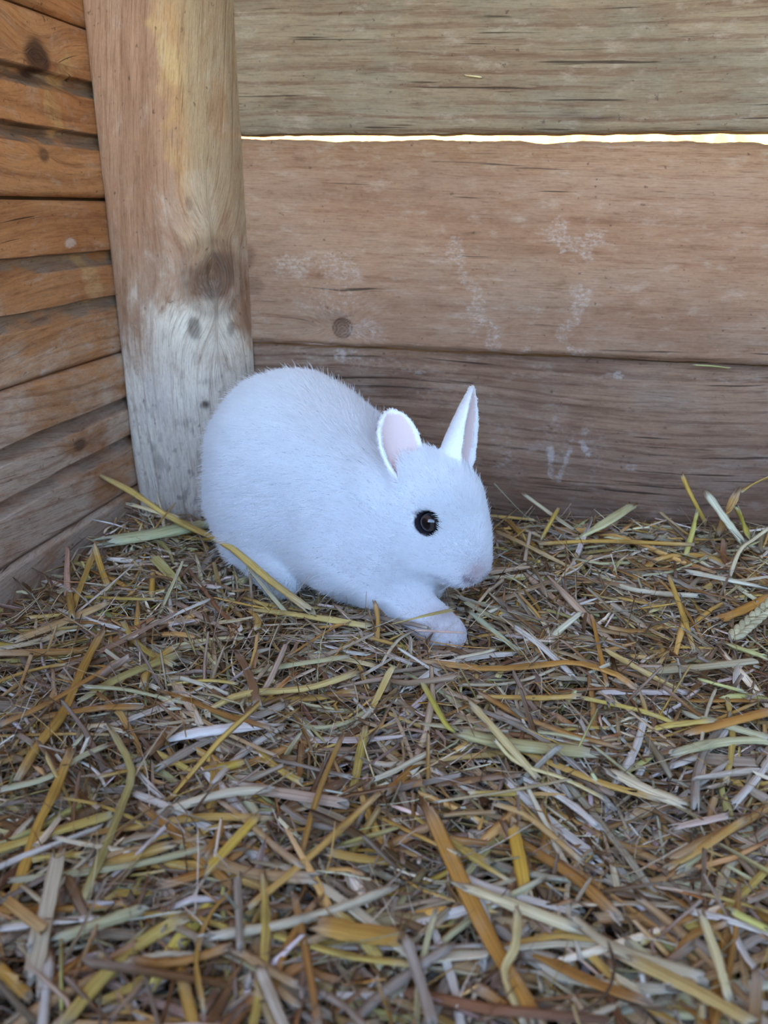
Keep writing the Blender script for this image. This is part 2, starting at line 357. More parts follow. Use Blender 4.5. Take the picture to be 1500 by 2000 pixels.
left_board(SEAM[2]+.0012, SEAM[3]-.0006, [.2960, .3310], 4.4, chain(knots([(72, 110, .016, .013, .95), (88, 303, .006, .005, .7), (65, 150, .03, .004, .6), (70, 255, .03, .004, .6)]), raw([(130, 140, .014, .010, .6), (105, 215, .010, .018, .6)]), lstains([(30, 345, .02, .012, .35)])))
left_board(SEAM[3]+.0006, .487, [.41, .45], 5.5, None)
left_board(.489, .74, [.57, .64], 6.6, None, 60)
# unseen sheet added behind the left wall blocks light through its joints
M_plain = plain('dull_brown_wood', srgb(110, 84, 62), .85, srgb(82, 62, 46), 30)
def box(name, lo, hi, mat, parent=None, **kw):
    lo, hi = np.array(lo), np.array(hi)
    P = np.array([[(lo, hi)[i][0], (lo, hi)[j][1], (lo, hi)[k][2]] for i in (0, 1) for j in (0, 1) for k in (0, 1)])
    F = np.array([[0, 1, 3, 2], [4, 6, 7, 5], [0, 4, 5, 1], [2, 3, 7, 6], [0, 2, 6, 4], [1, 5, 7, 3]])
    z = np.zeros((8, 4)); return mesh(name, P, F, mat, parent, False, {'gc': P[:, [0, 2, 1]], 'tint': z})
box('light_block_sheet', (XL-.034, -.20, -.045), (XL-.0215, D+.02, .74), M_plain, wall_left)
wr = tag(empty('wall_right', (.62, .3, .2)), 'plank right wall of the hutch, outside the picture', kind='structure')
for k in range(4): box('plank', (.62, -.20, -.045+k*.197), (.64, D+.02, .149+k*.197), M_plain, wr)
fl = tag(empty('floor', (0, .3, -.05)), 'boarded hutch floor under the straw', kind='structure')
for k in range(7): box('plank', (XL-.03, -.24+k*.130, -.065), (.64, -.112+k*.130, -.045), M_floor, fl)
ce = tag(empty('ceiling', (0, .3, .75)), 'boarded roof of the hutch', kind='structure')
for k in range(6): box('plank', (XL-.12, -.23+k*.16, .74), (.74, -.071+k*.16, .76), M_plain, ce)
wf = tag(empty('wall_front_added', (0, -.11, 0)), 'unseen sill board added along the open front to shade the near straw', kind='structure')
box('shading_sill', (XL-.001, -.085, -.045), (.62, -.065, .21), M_plain, wf)  # unseen board, put in to keep light off the near straw

# corner post: squared trunk with a rough waney edge
def post():
    prof = np.array([(XL+.0005, D), (XL+.0005, .604), (XL+.004, .6005), (-.345, .5985), (-.325, .5960), (-.305, .5945), (-.292, .5965), (-.281, .6015), (-.272, .609), (-.2655, .618), (POST_X-.003, .628), (POST_X, D)])
    # resample the plan outline
    s = np.concatenate([[0], np.cumsum(np.hypot(*np.diff(prof, axis=0).T))]); ss = np.linspace(0, s[-1], 110)
    px_, py_ = np.interp(ss, s, prof[:, 0]), np.interp(ss, s, prof[:, 1])
    for _ in range(3): px_[1:-1] = (px_[:-2]+2*px_[1:-1]+px_[2:])/4; py_[1:-1] = (py_[:-2]+2*py_[1:-1]+py_[2:])/4
    tx, ty = np.gradient(px_), np.gradient(py_); nx, ny = ty, -tx; l = np.hypot(nx, ny); nx, ny = -nx/l, -ny/l
    if ny[len(ny)//2] > 0: nx, ny = -nx, -ny
    zs = np.linspace(-.045, .738, 390)
    S, Z = np.meshgrid(np.arange(110), zs, indexing='ij'); X, Y, NX, NY = px_[S], py_[S], nx[S], ny[S]; SS = ss[S]
    inner = np.clip(np.minimum(S, 109-S)/6., 0, 1)
    wane = sstep(.055, .075, SS)*(1-sstep(.112, .125, SS))
    # pixel position of every point, used only to read the knots' places off the wood
    q, _ = project(np.stack([X, Y, Z], -1))
    def pk(px, py):
        d = (q[..., 0]-px)**2+(q[..., 1]-py)**2; i = np.unravel_index(np.argmin(d), d.shape); return SS[i], Z[i]
    ks, kz = pk(415, 540); rk = np.sqrt(((SS-ks)/.022)**2+((Z-kz)/.026)**2)
    k2s, k2z = pk(385, 440)
    dis = .0022*(fbm(SS*60, Z*14, 1, 4)-.5)*2*(.35+wane) + .004*(fbm(SS*14, Z*7, 2, 2)-.5)*wane
    dis = dis + .007*np.exp(-(rk/1.3)**2) - .0045*np.exp(-(rk/.45)**2) + .004*np.exp(-(((SS-k2s)/.02)**2+((Z-k2z)/.012)**2))
    dis = dis - .006*sstep(.05, .0, Z)*sstep(.02, .0, SS-.03)
    P = np.stack([X+NX*dis*inner, Y+NY*dis*inner, Z], -1)
    warp = .030*np.exp(-(rk/1.7)**2)*np.sign(SS-ks)*(1-np.exp(-(rk/.8)**2))
    gc = np.stack([Z*1.0, SS+warp+.02*np.sin(Z*7.+.5)+.03*sstep(.0, .05, SS)*(Z-.3)*-.6, np.full(Z.shape, 8.2)], -1)
    dark = .95*(1-sstep(.55, 1.05, rk+.5*(fbm(SS*90, Z*90, 3, 3)-.5)))*(.55+.45*fbm(SS*300, Z*40, 3, 3)) + .35*np.exp(-((rk-1.05)/.2)**2)
    tint = np.zeros(Z.shape+(4,))
    def put(c, m):
        over(tint, c, m)
    def pb(px, py, rs, rz, rot=0., wob=.6, sc=70): s_, z_ = pk(px, py); return blob(SS, Z, s_, z_, rs, rz, rot, wob, sc)
    put(srgb(240,226,206), .92*sstep(.24, .09, Z+.08*(fbm(SS*30, Z*24, 4, 4)-.5)*2))
    put(srgb(190,152,104), .6*pb(345, 60, .020, .09, 0, .7)); put(srgb(186,142,94), .6*pb(375, 240, .020, .11)); put(srgb(204,172,122), .6*pb(330, 110, .010, .022, .5, .8))
    put(srgb(164,144,114), .7*sstep(.112, .126, SS+.006*(fbm(Z*20, SS*10, 3, 3)-.5))*sstep(.18, .26, Z))
    put(srgb(196,172,140), .8*sstep(.012, .002, SS-.038)*sstep(.22, .3, Z)*sstep(.3, .5, fbm(SS*20, Z*12, 6, 3)))
    put(srgb(150,104,68), .45*pb(425, 225, .010, .03)); put(srgb(196,178,158), .30*pb(340, 450, .03, .03)); put(srgb(190,170,150), .3*pb(395, 390, .014, .03))
    for px, py, rs, rz, k in [(380,640,.006,.012,.7),(398,790,.005,.005,.7),(310,905,.008,.008,.4),(285,970,.012,.006,.6),(305,870,.002,.002,.6),(370,400,.003,.006,.5),(450,640,.004,.006,.5),(388,905,.004,.02,.3),(300,790,.003,.002,.5)]: dark = dark + k*pb(px, py, rs, rz)
    dark = dark + .5*sstep(.66, .72, fbm(SS*160, Z*120, 7, 3))*sstep(.2, .0, Z)
    stain = .5*pb(300, 700, .02, .06) + .45*pb(330, 850, .03, .06) + .4*pb(400, 600, .02, .03)
    n0 = P.shape[0]*P.shape[1]
    F = grid_faces(*P.shape[:2])
    root = tag(empty('corner_post', (-.30, .62, -.045)), 'thick tan timber post with a dark knot in the hutch corner', 'post')
    Q = P.reshape(-1, 3); nz = P.shape[1]
    top = (np.arange(110)*nz+nz-1)[None, :]; bot = (np.arange(110)*nz)[None, ::-1]; back = np.array([[0, nz-1, 109*nz+nz-1, 109*nz]])
    mesh('trunk', Q, [F, top, bot, back], M_post, root, True, {'gc': gc.reshape(-1, 3), 'dark': dark.ravel(), 'stain': stain.ravel(), 'tint': tint.reshape(-1, 4)})
post()

# outside: sunny ground and the dry-grass bank glimpsed through the gap between the planks
def streaks(name, a, b, c):
    t = NT(name); co = t.n('ShaderNodeTexCoord').outputs['Object']
    n1 = t.noise(t.vmul(co, (26, 6, 5)), 1, 4, .6); n2 = t.noise(co, 9, 3)
    col = t.mix(t.ramp(n1, .40, .62), tuple(a), tuple(b)); col = t.mix(t.math('MULTIPLY', t.ramp(n2, .5, .75), .6), col, tuple(c))
    t.principled(col, .9, t.bump(n1, .6, .02)); return t.m
M_bank = streaks('dry_grass', srgb(150,96,34), srgb(196,150,70), srgb(120,84,36))
M_yard = streaks('yard_earth', srgb(128,128,112), srgb(146,146,126), srgb(110,120,88))
gy = np.linspace(-14, 14, 90); gx = np.linspace(-14, 14, 90); X, Y = np.meshgrid(gx, gy, indexing='ij')
tag(mesh('ground', np.stack([X, Y, -.55+.04*(fbm(X, Y, 1, 3)-.5)], -1).reshape(-1, 3), grid_faces(90, 90), M_yard), 'sunny yard ground outside the hutch', kind='structure')
by = np.linspace(0, 1, 40); X, T = np.meshgrid(np.linspace(-7, 7, 200), by, indexing='ij')
tag(mesh('hill', np.stack([X, 1.9+2.6*T+.10*(fbm(X*3, T*9, 2, 3)-.5), -.56+2.3*T**.8+.12*(fbm(X*4, T*12, 5, 4)-.5)], -1).reshape(-1, 3), grid_faces(200, 40), M_bank), 'sunlit dry-grass bank seen through the gap between planks', kind='structure')
# ------------------------------------------------------------------ rabbit
def frame(yaw, pitch=0., roll=0.):
    """columns: forward, left, up"""
    c, s = math.cos(yaw), math.sin(yaw)
    f = V(c*math.cos(pitch), s*math.cos(pitch), math.sin(pitch)); l = V(-s, c, 0); u = np.cross(f, l)
    return np.stack([f, l*math.cos(roll)+u*math.sin(roll), -l*math.sin(roll)+u*math.cos(roll)], 1)
BY = R(-30); BO = V(-.160, .523, 0.); BF = frame(BY)
def B(x, y, z): return BO + BF@V(x, y, z)
HF = frame(R(-36), R(-24)); HO = V(-.0715, .477, .0720)
def Hd(x, y, z): return HO + HF@V(x, y, z)
ELL = [   # centre, frame, radii, blend
    (B(-.034, 0, .071), BF, V(.061, .057, .065), .010),
    (B(.012, 0, .065), frame(BY, R(-16)), V(.066, .049, .053), .030),
    (B(.068, -.003, .036), frame(BY, R(-20)), V(.042, .037, .036), .030),
    (B(.030, -.010, .036), frame(BY, R(-8)), V(.050, .034, .033), .030),
    (B(-.028, -.026, .044), frame(BY, R(10)), V(.045, .034, .044), .020),
    (B(-.028, .026, .044), frame(BY, R(10)), V(.045, .034, .044), .020),
    (B(-.085, 0, .040), frame(BY, R(40)), V(.020, .018, .018), .02),
    (B(.074, .002, .064), frame(BY, R(20)), V(.036, .028, .034), .025),
    (Hd(-.002, 0, .004), HF, V(.034, .0260, .0275), .014),
    (Hd(.024, 0, -.010), HF, V(.025, .0185, .0215), .014),
    (Hd(.012, -.011, -.014), HF, V(.025, .0150, .0190), .012),
    (Hd(.012, .011, -.014), HF, V(.025, .0150, .0190), .012),
    (Hd(.040, -.006, -.018), HF, V(.0100, .0085, .0095), .008),
    (Hd(.040, .006, -.018), HF, V(.0100, .0085, .0095), .008),
    (Hd(.032, 0, -.028), HF, V(.010, .0075, .006), .008),
]
CAPS = [  # a, b, radius a, radius b, blend
    (B(-.026, -.044, .022), B(.008, -.050, .009), .015, .0115, .014),
    (B(-.026, .044, .022), B(.008, .050, .009), .015, .0115, .014),
    (B(.062, -.020, .036), B(.100, -.022, .014), .019, .0125, .016),
    (B(.100, -.022, .014), V(-.054, .426, .008), .0130, .0112, .006),
    (B(.056, .022, .036), B(.068, .024, .012), .019, .0125, .016),
    (B(.068, .024, .012), B(.080, .024, .008), .0125, .0105, .006),
]
def smin(a, b, k):
    h = np.maximum(k-np.abs(a-b), 0)/k; return np.minimum(a, b)-h*h*k*.25
def body_sdf(p):
    d = None
    for c, F, r, k in ELL:
        q = (p-c)@F; k0 = np.linalg.norm(q/r, axis=-1); k1 = np.linalg.norm(q/(r*r), axis=-1)
        e = k0*(k0-1)/np.maximum(k1, 1e-6); d = e if d is None else smin(d, e, k)
    for a, b, ra, rb, k in CAPS:
        ab = b-a; t = np.clip(((p-a)@ab)/(ab@ab), 0, 1)
        d = smin(d, np.linalg.norm(p-(a+t[..., None]*ab), axis=-1)-(ra+(rb-ra)*t), k)
    return d
def surf_from(p, dirn):
    """march from inside outwards to the skin"""
    t = 0.
    for _ in range(60):
        d = float(body_sdf((p+dirn*t)[None])[0]); t -= d*.8
    return p+dirn*t
_lat = [HF@V(.16, -1, .12), HF@V(.16, 1, .12)]; _lat = [l/np.linalg.norm(l) for l in _lat]
EYE_S = [surf_from(Hd(.0125, 0, .0032), l) for l in _lat]
EYE_R = .0071; EYE_C = [s-l*.0042 for s, l in zip(EYE_S, _lat)]
def ear_surface(base, tip, nrm, wid, cup, bend, prof=(.42, .62, .88, 1, .93, .70, .44, .06), n=60, m=36):
    ax = tip-base; L = np.linalg.norm(ax); ax = ax/L
    nrm = nrm-ax*(nrm@ax); nrm = nrm/np.linalg.norm(nrm); side = np.cross(ax, nrm)
    u = np.linspace(0, 1, n)[:, None]; v = np.linspace(-1, 1, m)[None, :]
    w_ = wid*np.interp(u, [0, .12, .3, .5, .7, .85, .94, 1], prof)
    ang = np.interp(u, [0, .2, .5, 1], [1.5, 1.15, .85, .6])*cup; sn = np.maximum(np.sin(np.minimum(ang, 1.57)), .2)
    s = np.sin(v*ang)/sn*w_; h = (1-np.cos(v*ang))/sn*w_
    return base + ax*(L*u)[..., None] + side*s[..., None] + nrm*(h+bend*L*(u*u-u))[..., None]
def at_px(px, py, depth): return CAM + ray(px, py)/FPX*depth
_z0 = (Hd(-.012, -.016, .018)-CAM)@FWD; _z1 = (Hd(-.012, .014, .018)-CAM)@FWD
EARS = [ear_surface(at_px(790, 948, _z0), at_px(766, 802, _z0+.012), RIGHT*.42-FWD*.95, .0142, .85, .12),
        ear_surface(at_px(853, 914, _z1), at_px(923, 757, _z1+.006), RIGHT*.95-FWD*.30, .0205, 1.28, .06, (.62, .80, .95, .96, .80, .52, .28, .03))]
def surface_nets(d, o, h):
    nx, ny, nz = d.shape; c = [(i, j, k) for i in (0, 1) for j in (0, 1) for k in (0, 1)]
    neg = np.zeros((nx-1, ny-1, nz-1), np.int8); S = [d[i:nx-1+i, j:ny-1+j, k:nz-1+k] for i, j, k in c]
    for s in S: neg += (s < 0)
    act = (neg > 0) & (neg < 8); idx = -np.ones(act.shape, np.int64); I = np.argwhere(act); idx[act] = np.arange(len(I))
    val = np.stack([s[act] for s in S], 1); acc = np.zeros((len(I), 3)); cnt = np.zeros(len(I))
    for a in range(8):
        for b in range(a+1, 8):
            da = np.array(c[b])-np.array(c[a])
            if np.abs(da).sum() != 1: continue
            m = (val[:, a] < 0) != (val[:, b] < 0); t = val[m, a]/(val[m, a]-val[m, b])
            acc[m] += np.array(c[a])+t[:, None]*da; cnt[m] += 1
    P = o+h*(I+acc/cnt[:, None]); Fs = []
    for ax in range(3):
        b_, c_ = (ax+1) % 3, (ax+2) % 3; s0 = [slice(None)]*3; s1 = [slice(None)]*3; s0[ax] = slice(0, -1); s1[ax] = slice(1, None)
        A, Bq = d[tuple(s0)], d[tuple(s1)]; e = np.argwhere((A < 0) != (Bq < 0))
        e = e[(e[:, b_] > 0) & (e[:, c_] > 0) & (e[:, b_] < d.shape[b_]-1) & (e[:, c_] < d.shape[c_]-1)]; fl = A[tuple(e.T)] < 0
        def g(db, dc):
            q = e.copy(); q[:, b_] -= db; q[:, c_] -= dc; return idx[tuple(q.T)]
        Q = np.stack([g(1, 1), g(0, 1), g(0, 0), g(1, 0)], 1); Q[~fl] = Q[~fl][:, ::-1]; Fs.append(Q)
    return P, np.concatenate(Fs)
def rabbit_mesh(h=.0012, bs=14):
    lo, hi = V(-.285, .40, -.008), V(-.015, .635, .182); n = (np.ceil((hi-lo)/h/bs).astype(int))*bs
    d = np.full(tuple(n), 1., np.float32); ax = [(lo[i]+h*np.arange(n[i])) for i in range(3)]
    nb = n//bs; cen = [lo[i]+h*(np.arange(nb[i])*bs+(bs-1)/2) for i in range(3)]
    C = np.stack(np.meshgrid(*cen, indexing='ij'), -1); dc = body_sdf(C); rad = h*bs*.87*1.9+.006
    for i, j, k in np.argwhere(np.abs(dc) > rad): d[i*bs:(i+1)*bs, j*bs:(j+1)*bs, k*bs:(k+1)*bs] = np.sign(dc[i, j, k])*.02
    for i, j, k in np.argwhere(np.abs(dc) <= rad):
        sl = (slice(i*bs, (i+1)*bs), slice(j*bs, (j+1)*bs), slice(k*bs, (k+1)*bs))
        G = np.stack(np.meshgrid(ax[0][sl[0]], ax[1][sl[1]], ax[2][sl[2]], indexing='ij'), -1); d[sl] = body_sdf(G)
    for S in EARS:
        bv = BVHTree.FromPolygons([tuple(p) for p in S.reshape(-1, 3)], [tuple(int(v) for v in f) for f in grid_faces(*S.shape[:2])])
        mn, mx = S.reshape(-1, 3).min(0)-.006, S.reshape(-1, 3).max(0)+.006
        i0 = np.maximum(((mn-lo)/h).astype(int), 0); i1 = np.minimum(((mx-lo)/h).astype(int)+1, n); sl = tuple(slice(a, b) for a, b in zip(i0, i1))
        G = np.stack(np.meshgrid(ax[0][sl[0]], ax[1][sl[1]], ax[2][sl[2]], indexing='ij'), -1)
        e = np.array([(lambda r: r[3] if r[3] is not None else .006)(bv.find_nearest(Vector(p), .007)) for p in G.reshape(-1, 3)]).reshape(G.shape[:3]) - .00115
        d[sl] = smin(d[sl], e, .005)
    for c in EYE_C:
        i0 = ((c-.014-lo)/h).astype(int); i1 = ((c+.014-lo)/h).astype(int)+1; sl = tuple(slice(a, b) for a, b in zip(i0, i1))
        G = np.stack(np.meshgrid(ax[0][sl[0]], ax[1][sl[1]], ax[2][sl[2]], indexing='ij'), -1)
        d[sl] = -smin(-d[sl], np.linalg.norm(G-c, axis=-1)-(EYE_R-.0004), .0025)
    return surface_nets(d, lo, h)
RP, RF = rabbit_mesh()
# vertex normals
_fn = np.cross(RP[RF[:, 2]]-RP[RF[:, 0]], RP[RF[:, 3]]-RP[RF[:, 1]])
RN = np.zeros_like(RP)
for k in range(4): np.add.at(RN, RF[:, k], _fn)
RN /= np.linalg.norm(RN, axis=1)[:, None]+1e-12
ear_in = np.zeros(len(RP)); ear_any = np.zeros(len(RP)); ear_rim = np.zeros(len(RP))
for S in EARS:
    near = np.where((RP > S.reshape(-1, 3).min(0)-.004).all(1) & (RP < S.reshape(-1, 3).max(0)+.004).all(1))[0]
    pts = S.reshape(-1, 3); du = np.gradient(S, axis=0); dv = np.gradient(S, axis=1); nn = np.cross(du, dv); nn /= np.linalg.norm(nn, axis=-1)[..., None]+1e-12
    ax_ = S[30, 18]; cu = S[30].mean(0)-S[30, 18]; sgn = np.sign((nn[30, 18]*cu).sum()); nn = nn.reshape(-1, 3)*sgn
    vv = np.abs(np.linspace(-1, 1, S.shape[1]))[None, :].repeat(S.shape[0], 0).ravel(); uu = np.linspace(0, 1, S.shape[0])[:, None].repeat(S.shape[1], 1).ravel()
    for i in range(0, len(near), 500):
        ii = near[i:i+500]; dd = ((RP[ii][:, None]-pts[None])**2).sum(-1); j = dd.argmin(1); dm = np.sqrt(dd.min(1))
        on = dm < .0022; s = ((RP[ii]-pts[j])*nn[j]).sum(1) > 0
        ear_any[ii] = np.maximum(ear_any[ii], on*sstep(.02, .15, uu[j]))
        ear_in[ii] = np.maximum(ear_in[ii], on*s*(1-sstep(.80, .99, vv[j]))*(1-sstep(.93, .99, uu[j]))*sstep(.02, .1, uu[j]))
WHITE = V(.95, .95, .95)
rc = np.tile(WHITE, (len(RP), 1))
loc = (RP-BO)@BF; hl = (RP-HO)@HF
def blend(c, m):
    global rc
    m = np.clip(m, 0, 1)[:, None]; rc = rc*(1-m)+np.array(c)*m
blend(srgb(228, 214, 208), .30*sstep(.5, .95, RN[:, 2])*(hl[:, 0] < -.02)*sstep(-.05, .03, loc[:, 0]))   # faint tan over the shoulders
blend(srgb(226, 206, 200), .35*sstep(.045, .062, hl[:, 0]))
blend(srgb(222, 190, 182), .8*ear_in)
for S in EARS:
    dd = np.linalg.norm(RP-(S[5, 18]), axis=1); blend(srgb(176, 104, 98), .9*ear_in*(1-sstep(.005, .016, dd)))
eye_d = np.min([np.linalg.norm(RP-s, axis=1) for s in EYE_S], 0)
for s, l in zip(EYE_S, _lat):   # dark lids drawn out to a point in front and behind
    q = (RP-s); f_ = q@HF[:, 0]; u_ = q@HF[:, 2]; g = np.abs(q@l) < .008
    e = np.sqrt((f_/.0084)**2+(u_/.0078)**2) - .10*np.clip(np.abs(f_)/.0084, 0, 1.3)*((f_*u_) < 0)
    blend(srgb(44, 40, 46), g*(1-sstep(.88, 1.05, e)))
def march(px, py):
    """skin point met by the sight line, used to place the nostril and lip"""
    r = ray(px, py); r = r/np.linalg.norm(r); t_ = .30
    for _ in range(80): t_ += .8*float(body_sdf((CAM+r*t_)[None])[0])
    return CAM+r*t_
def stroke(pts, r, c, k):
    pts = [(p-HO)@HF for p in pts]
    for sy in (1, -1):            # the same mark on both sides of the muzzle
        best = np.full(len(RP), 9.); Q = hl*V(1, sy, 1)
        for a, b in zip(pts[:-1], pts[1:]):
            ab = b-a; t_ = np.clip(((Q-a)@ab)/(ab@ab), 0, 1); best = np.minimum(best, np.linalg.norm(Q-(a+t_[:, None]*ab), axis=1))
        blend(c, k*np.exp(-(best/r)**2))
blend(srgb(228, 196, 192), .5*np.exp(-(np.linalg.norm(RP-march(930, 1116), axis=1)/.006)**2))
stroke([march(908, 1126), march(916, 1131), march(924, 1131)], .0011, srgb(140, 112, 116), .9)
stroke([march(922, 1133), march(930, 1141), march(938, 1140)], .0009, srgb(150, 128, 132), .6)
stroke([march(924, 1139), march(900, 1141), march(872, 1130), march(852, 1121)], .0012, srgb(172, 160, 170), .55)
rabbit = tag(empty('rabbit', tuple(BO)), 'small white dwarf rabbit with dark eyes crouching in the straw', 'rabbit')
t = NT('rabbit_skin'); ps = t.principled(t.attr('Col'), .85, None, Specular_IOR_Level=0.)
M_skin = t.m
skin = rc*np.where(ear_any > .3, 1., .76)[:, None]      # duller skin under the coat
body = mesh('body', RP, RF, M_skin, rabbit, True, {'Col': np.c_[skin, np.ones(len(rc))]})
# eyes: glossy dark ball with a faint brown iris
t = NT('rabbit_eye'); co = t.n('ShaderNodeTexCoord').outputs['Object']
ln = t.n('ShaderNodeVectorMath', operation='LENGTH'); t.set(ln.inputs[0], t.vmul(co, (1, 1, 0)))
iris = t.math('MULTIPLY', t.ramp(ln.outputs['Value'], .0030, .0042), t.math('SUBTRACT', 1., t.ramp(ln.outputs['Value'], .0050, .0058)))
t.principled(t.mix(iris, (.004, .004, .006), (.045, .032, .030)), .04, None, Coat_Weight=.3)
M_eye = t.m
def sphere(r, nu=28, nv=18):
    th = np.linspace(0, math.pi, nv)[1:-1]; ph = np.linspace(0, 2*math.pi, nu, endpoint=False)
    P = np.concatenate([np.stack([r*np.sin(a)*np.cos(ph), r*np.sin(a)*np.sin(ph), np.full(nu, r*np.cos(a))], 1) for a in th]+[[[0, 0, r], [0, 0, -r]]])
    F4 = [[i*nu+j, (i+1)*nu+j, (i+1)*nu+(j+1) % nu, i*nu+(j+1) % nu] for i in range(nv-3) for j in range(nu)]
    n = nu*(nv-2); F3 = [[n, j, (j+1) % nu] for j in range(nu)]+[[n+1, (nv-3)*nu+(j+1) % nu, (nv-3)*nu+j] for j in range(nu)]
    return P, [np.array(F4), np.array(F3)]
for c, l in zip(EYE_C, _lat):
    P, F = sphere(EYE_R); o = mesh('eye', P, F, M_eye); o['label'] = 'glossy dark eye'
    o.parent = rabbit; o.location = Vector(c)-Vector(BO); o.rotation_euler = Vector(l).to_track_quat('Z', 'Y').to_euler()
# fur: combed hair strands rooted on the body
from mathutils.kdtree import KDTree
def fur(n=210000):
    tri = np.concatenate([RF[:, [0, 1, 2]], RF[:, [0, 2, 3]]]); A = np.linalg.norm(np.cross(RP[tri[:, 1]]-RP[tri[:, 0]], RP[tri[:, 2]]-RP[tri[:, 0]]), axis=1)
    cen_h = (RP[tri[:, 0]]-HO)@HF
    dens = A*np.where(ear_any[tri[:, 0]] > .3, 1.6, 1.)*np.where(cen_h[:, 0] > -.03, 1.5, 1.)*np.where(cen_h[:, 0] > .012, 1.7, 1.)
    f = RNG.choice(len(tri), n, p=dens/dens.sum()); a, b = RNG.random((2, n)); m = a+b > 1; a[m], b[m] = 1-a[m], 1-b[m]
    w3 = np.stack([1-a-b, a, b], 1)[..., None]; P = (RP[tri[f]]*w3).sum(1); N = (RN[tri[f]]*w3).sum(1); N /= np.linalg.norm(N, axis=1)[:, None]
    C = (rc[tri[f]]*w3).sum(1); E = (ear_any[tri[f]]*w3[..., 0]).sum(1); EI = (ear_in[tri[f]]*w3[..., 0]).sum(1)
    hl_ = (P-HO)@HF; lc = (P-BO)@BF; de = np.min([np.linalg.norm(P-s, axis=1) for s in EYE_S], 0)
    hw = sstep(-.045, -.015, hl_[:, 0])*(hl_[:, 2] > -.045)
    comb = (-BF[:, 0]+V(0, 0, -.45))*(1-hw)[:, None] + (-HF[:, 0]*1.0+V(0, 0, -.15))*hw[:, None]
    comb = comb+(RNG.random((n, 3))-.5)*.9
    T = comb-N*(comb*N).sum(1)[:, None]; T /= np.linalg.norm(T, axis=1)[:, None]+1e-9
    L = .0112*(1-hw)+.0062*hw
    L = L*(1-.42*sstep(.018, .048, hl_[:, 0]))
    L = np.where(E > .3, .0022+.002*(1-E), L); L = L*np.where(lc[:, 2] < .018, .6, 1)
    L = L*sstep(.0074, .0112, de)*(.55+.7*RNG.random(n)); L = L*np.where(EI > .4, .45, 1.)
    keep = (L > .0006) & (P[:, 2] > -.004); P, N, T, L, C, E, hwk = P[keep], N[keep], T[keep], L[keep], C[keep], E[keep], hw[keep]; n = len(P)
    guard = RNG.random(n) < .05; L = L*np.where(guard & (E < .3), 1.25, 1.)*(.75+.5*fbm(P[:, 0]*60, P[:, 1]*60, P[:, 2]*60, 2))
    lift = np.where(guard, .95, .62)*np.where(E > .3, .55, 1.)
    # strands gather into soft tufts
    nc = 9000; ci = RNG.choice(n, nc, replace=False); kd = KDTree(nc)
    for i, j in enumerate(ci): kd.insert(Vector(P[j]), i)
    kd.balance(); own = np.array([kd.find(Vector(p))[1] for p in P])
    cj = ci[own]; shade = RNG.uniform(.96, 1.03, nc)[own]*RNG.uniform(.96, 1.04, n); C = np.clip(C*shade[:, None]*1.02, 0, .975)
    d0 = N*lift[:, None]*1.25+T*.65; d0 /= np.linalg.norm(d0, axis=1)[:, None]
    d1 = N*(lift*.55)[:, None]+T*1.; d1 /= np.linalg.norm(d1, axis=1)[:, None]
    k = 4; pts = np.empty((n, k, 3)); pts[:, 0] = P-N*.0004
    for i in range(1, k):
        s = (i-.5)/(k-1); dr = d0*(1-s)+d1*s; pts[:, i] = pts[:, i-1]+dr*(L/(k-1))[:, None]
    off = (P-P[cj]); cw = np.where(guard, .15, .50)*(1-.6*hwk)
    for i in range(1, k): pts[:, i] -= off*(cw*(i/(k-1))**1.3)[:, None]
    hc = bpy.data.hair_curves.new('fur'); hc.add_curves([k]*n)
    hc.attributes['position'].data.foreach_set('vector', (pts-BO).astype(np.float32).ravel()) if 'position' in hc.attributes else hc.points.foreach_set('position', (pts-BO).astype(np.float32).ravel())
    ra = hc.attributes.get('radius') or hc.attributes.new('radius', 'FLOAT', 'POINT')
    ra.data.foreach_set('value', np.tile(np.array([.00015, .00014, .00011, .00003], np.float32), n))
    at = hc.attributes.new('Col', 'FLOAT_COLOR', 'CURVE'); at.data.foreach_set('color', np.c_[C, np.ones(n)].astype(np.float32).ravel())
    t = NT('white_fur'); col = t.attr('Col')
    df = t.n('ShaderNodeBsdfDiffuse'); t.set(df.inputs[0], col); tr = t.n('ShaderNodeBsdfTranslucent'); t.set(tr.inputs[0], col)
    mx = t.n('ShaderNodeMixShader'); mx.inputs[0].default_value = .32; t.t.links.new(df.outputs[0], mx.inputs[1]); t.t.links.new(tr.outputs[0], mx.inputs[2]); t.t.links.new(mx.outputs[0], t.out.inputs[0])
    hc.materials.append(t.m)
    o = bpy.data.objects.new('fur', hc); COL.objects.link(o); o.parent = rabbit; o['kind'] = 'stuff'; o['label'] = 'short soft white fur'
fur()
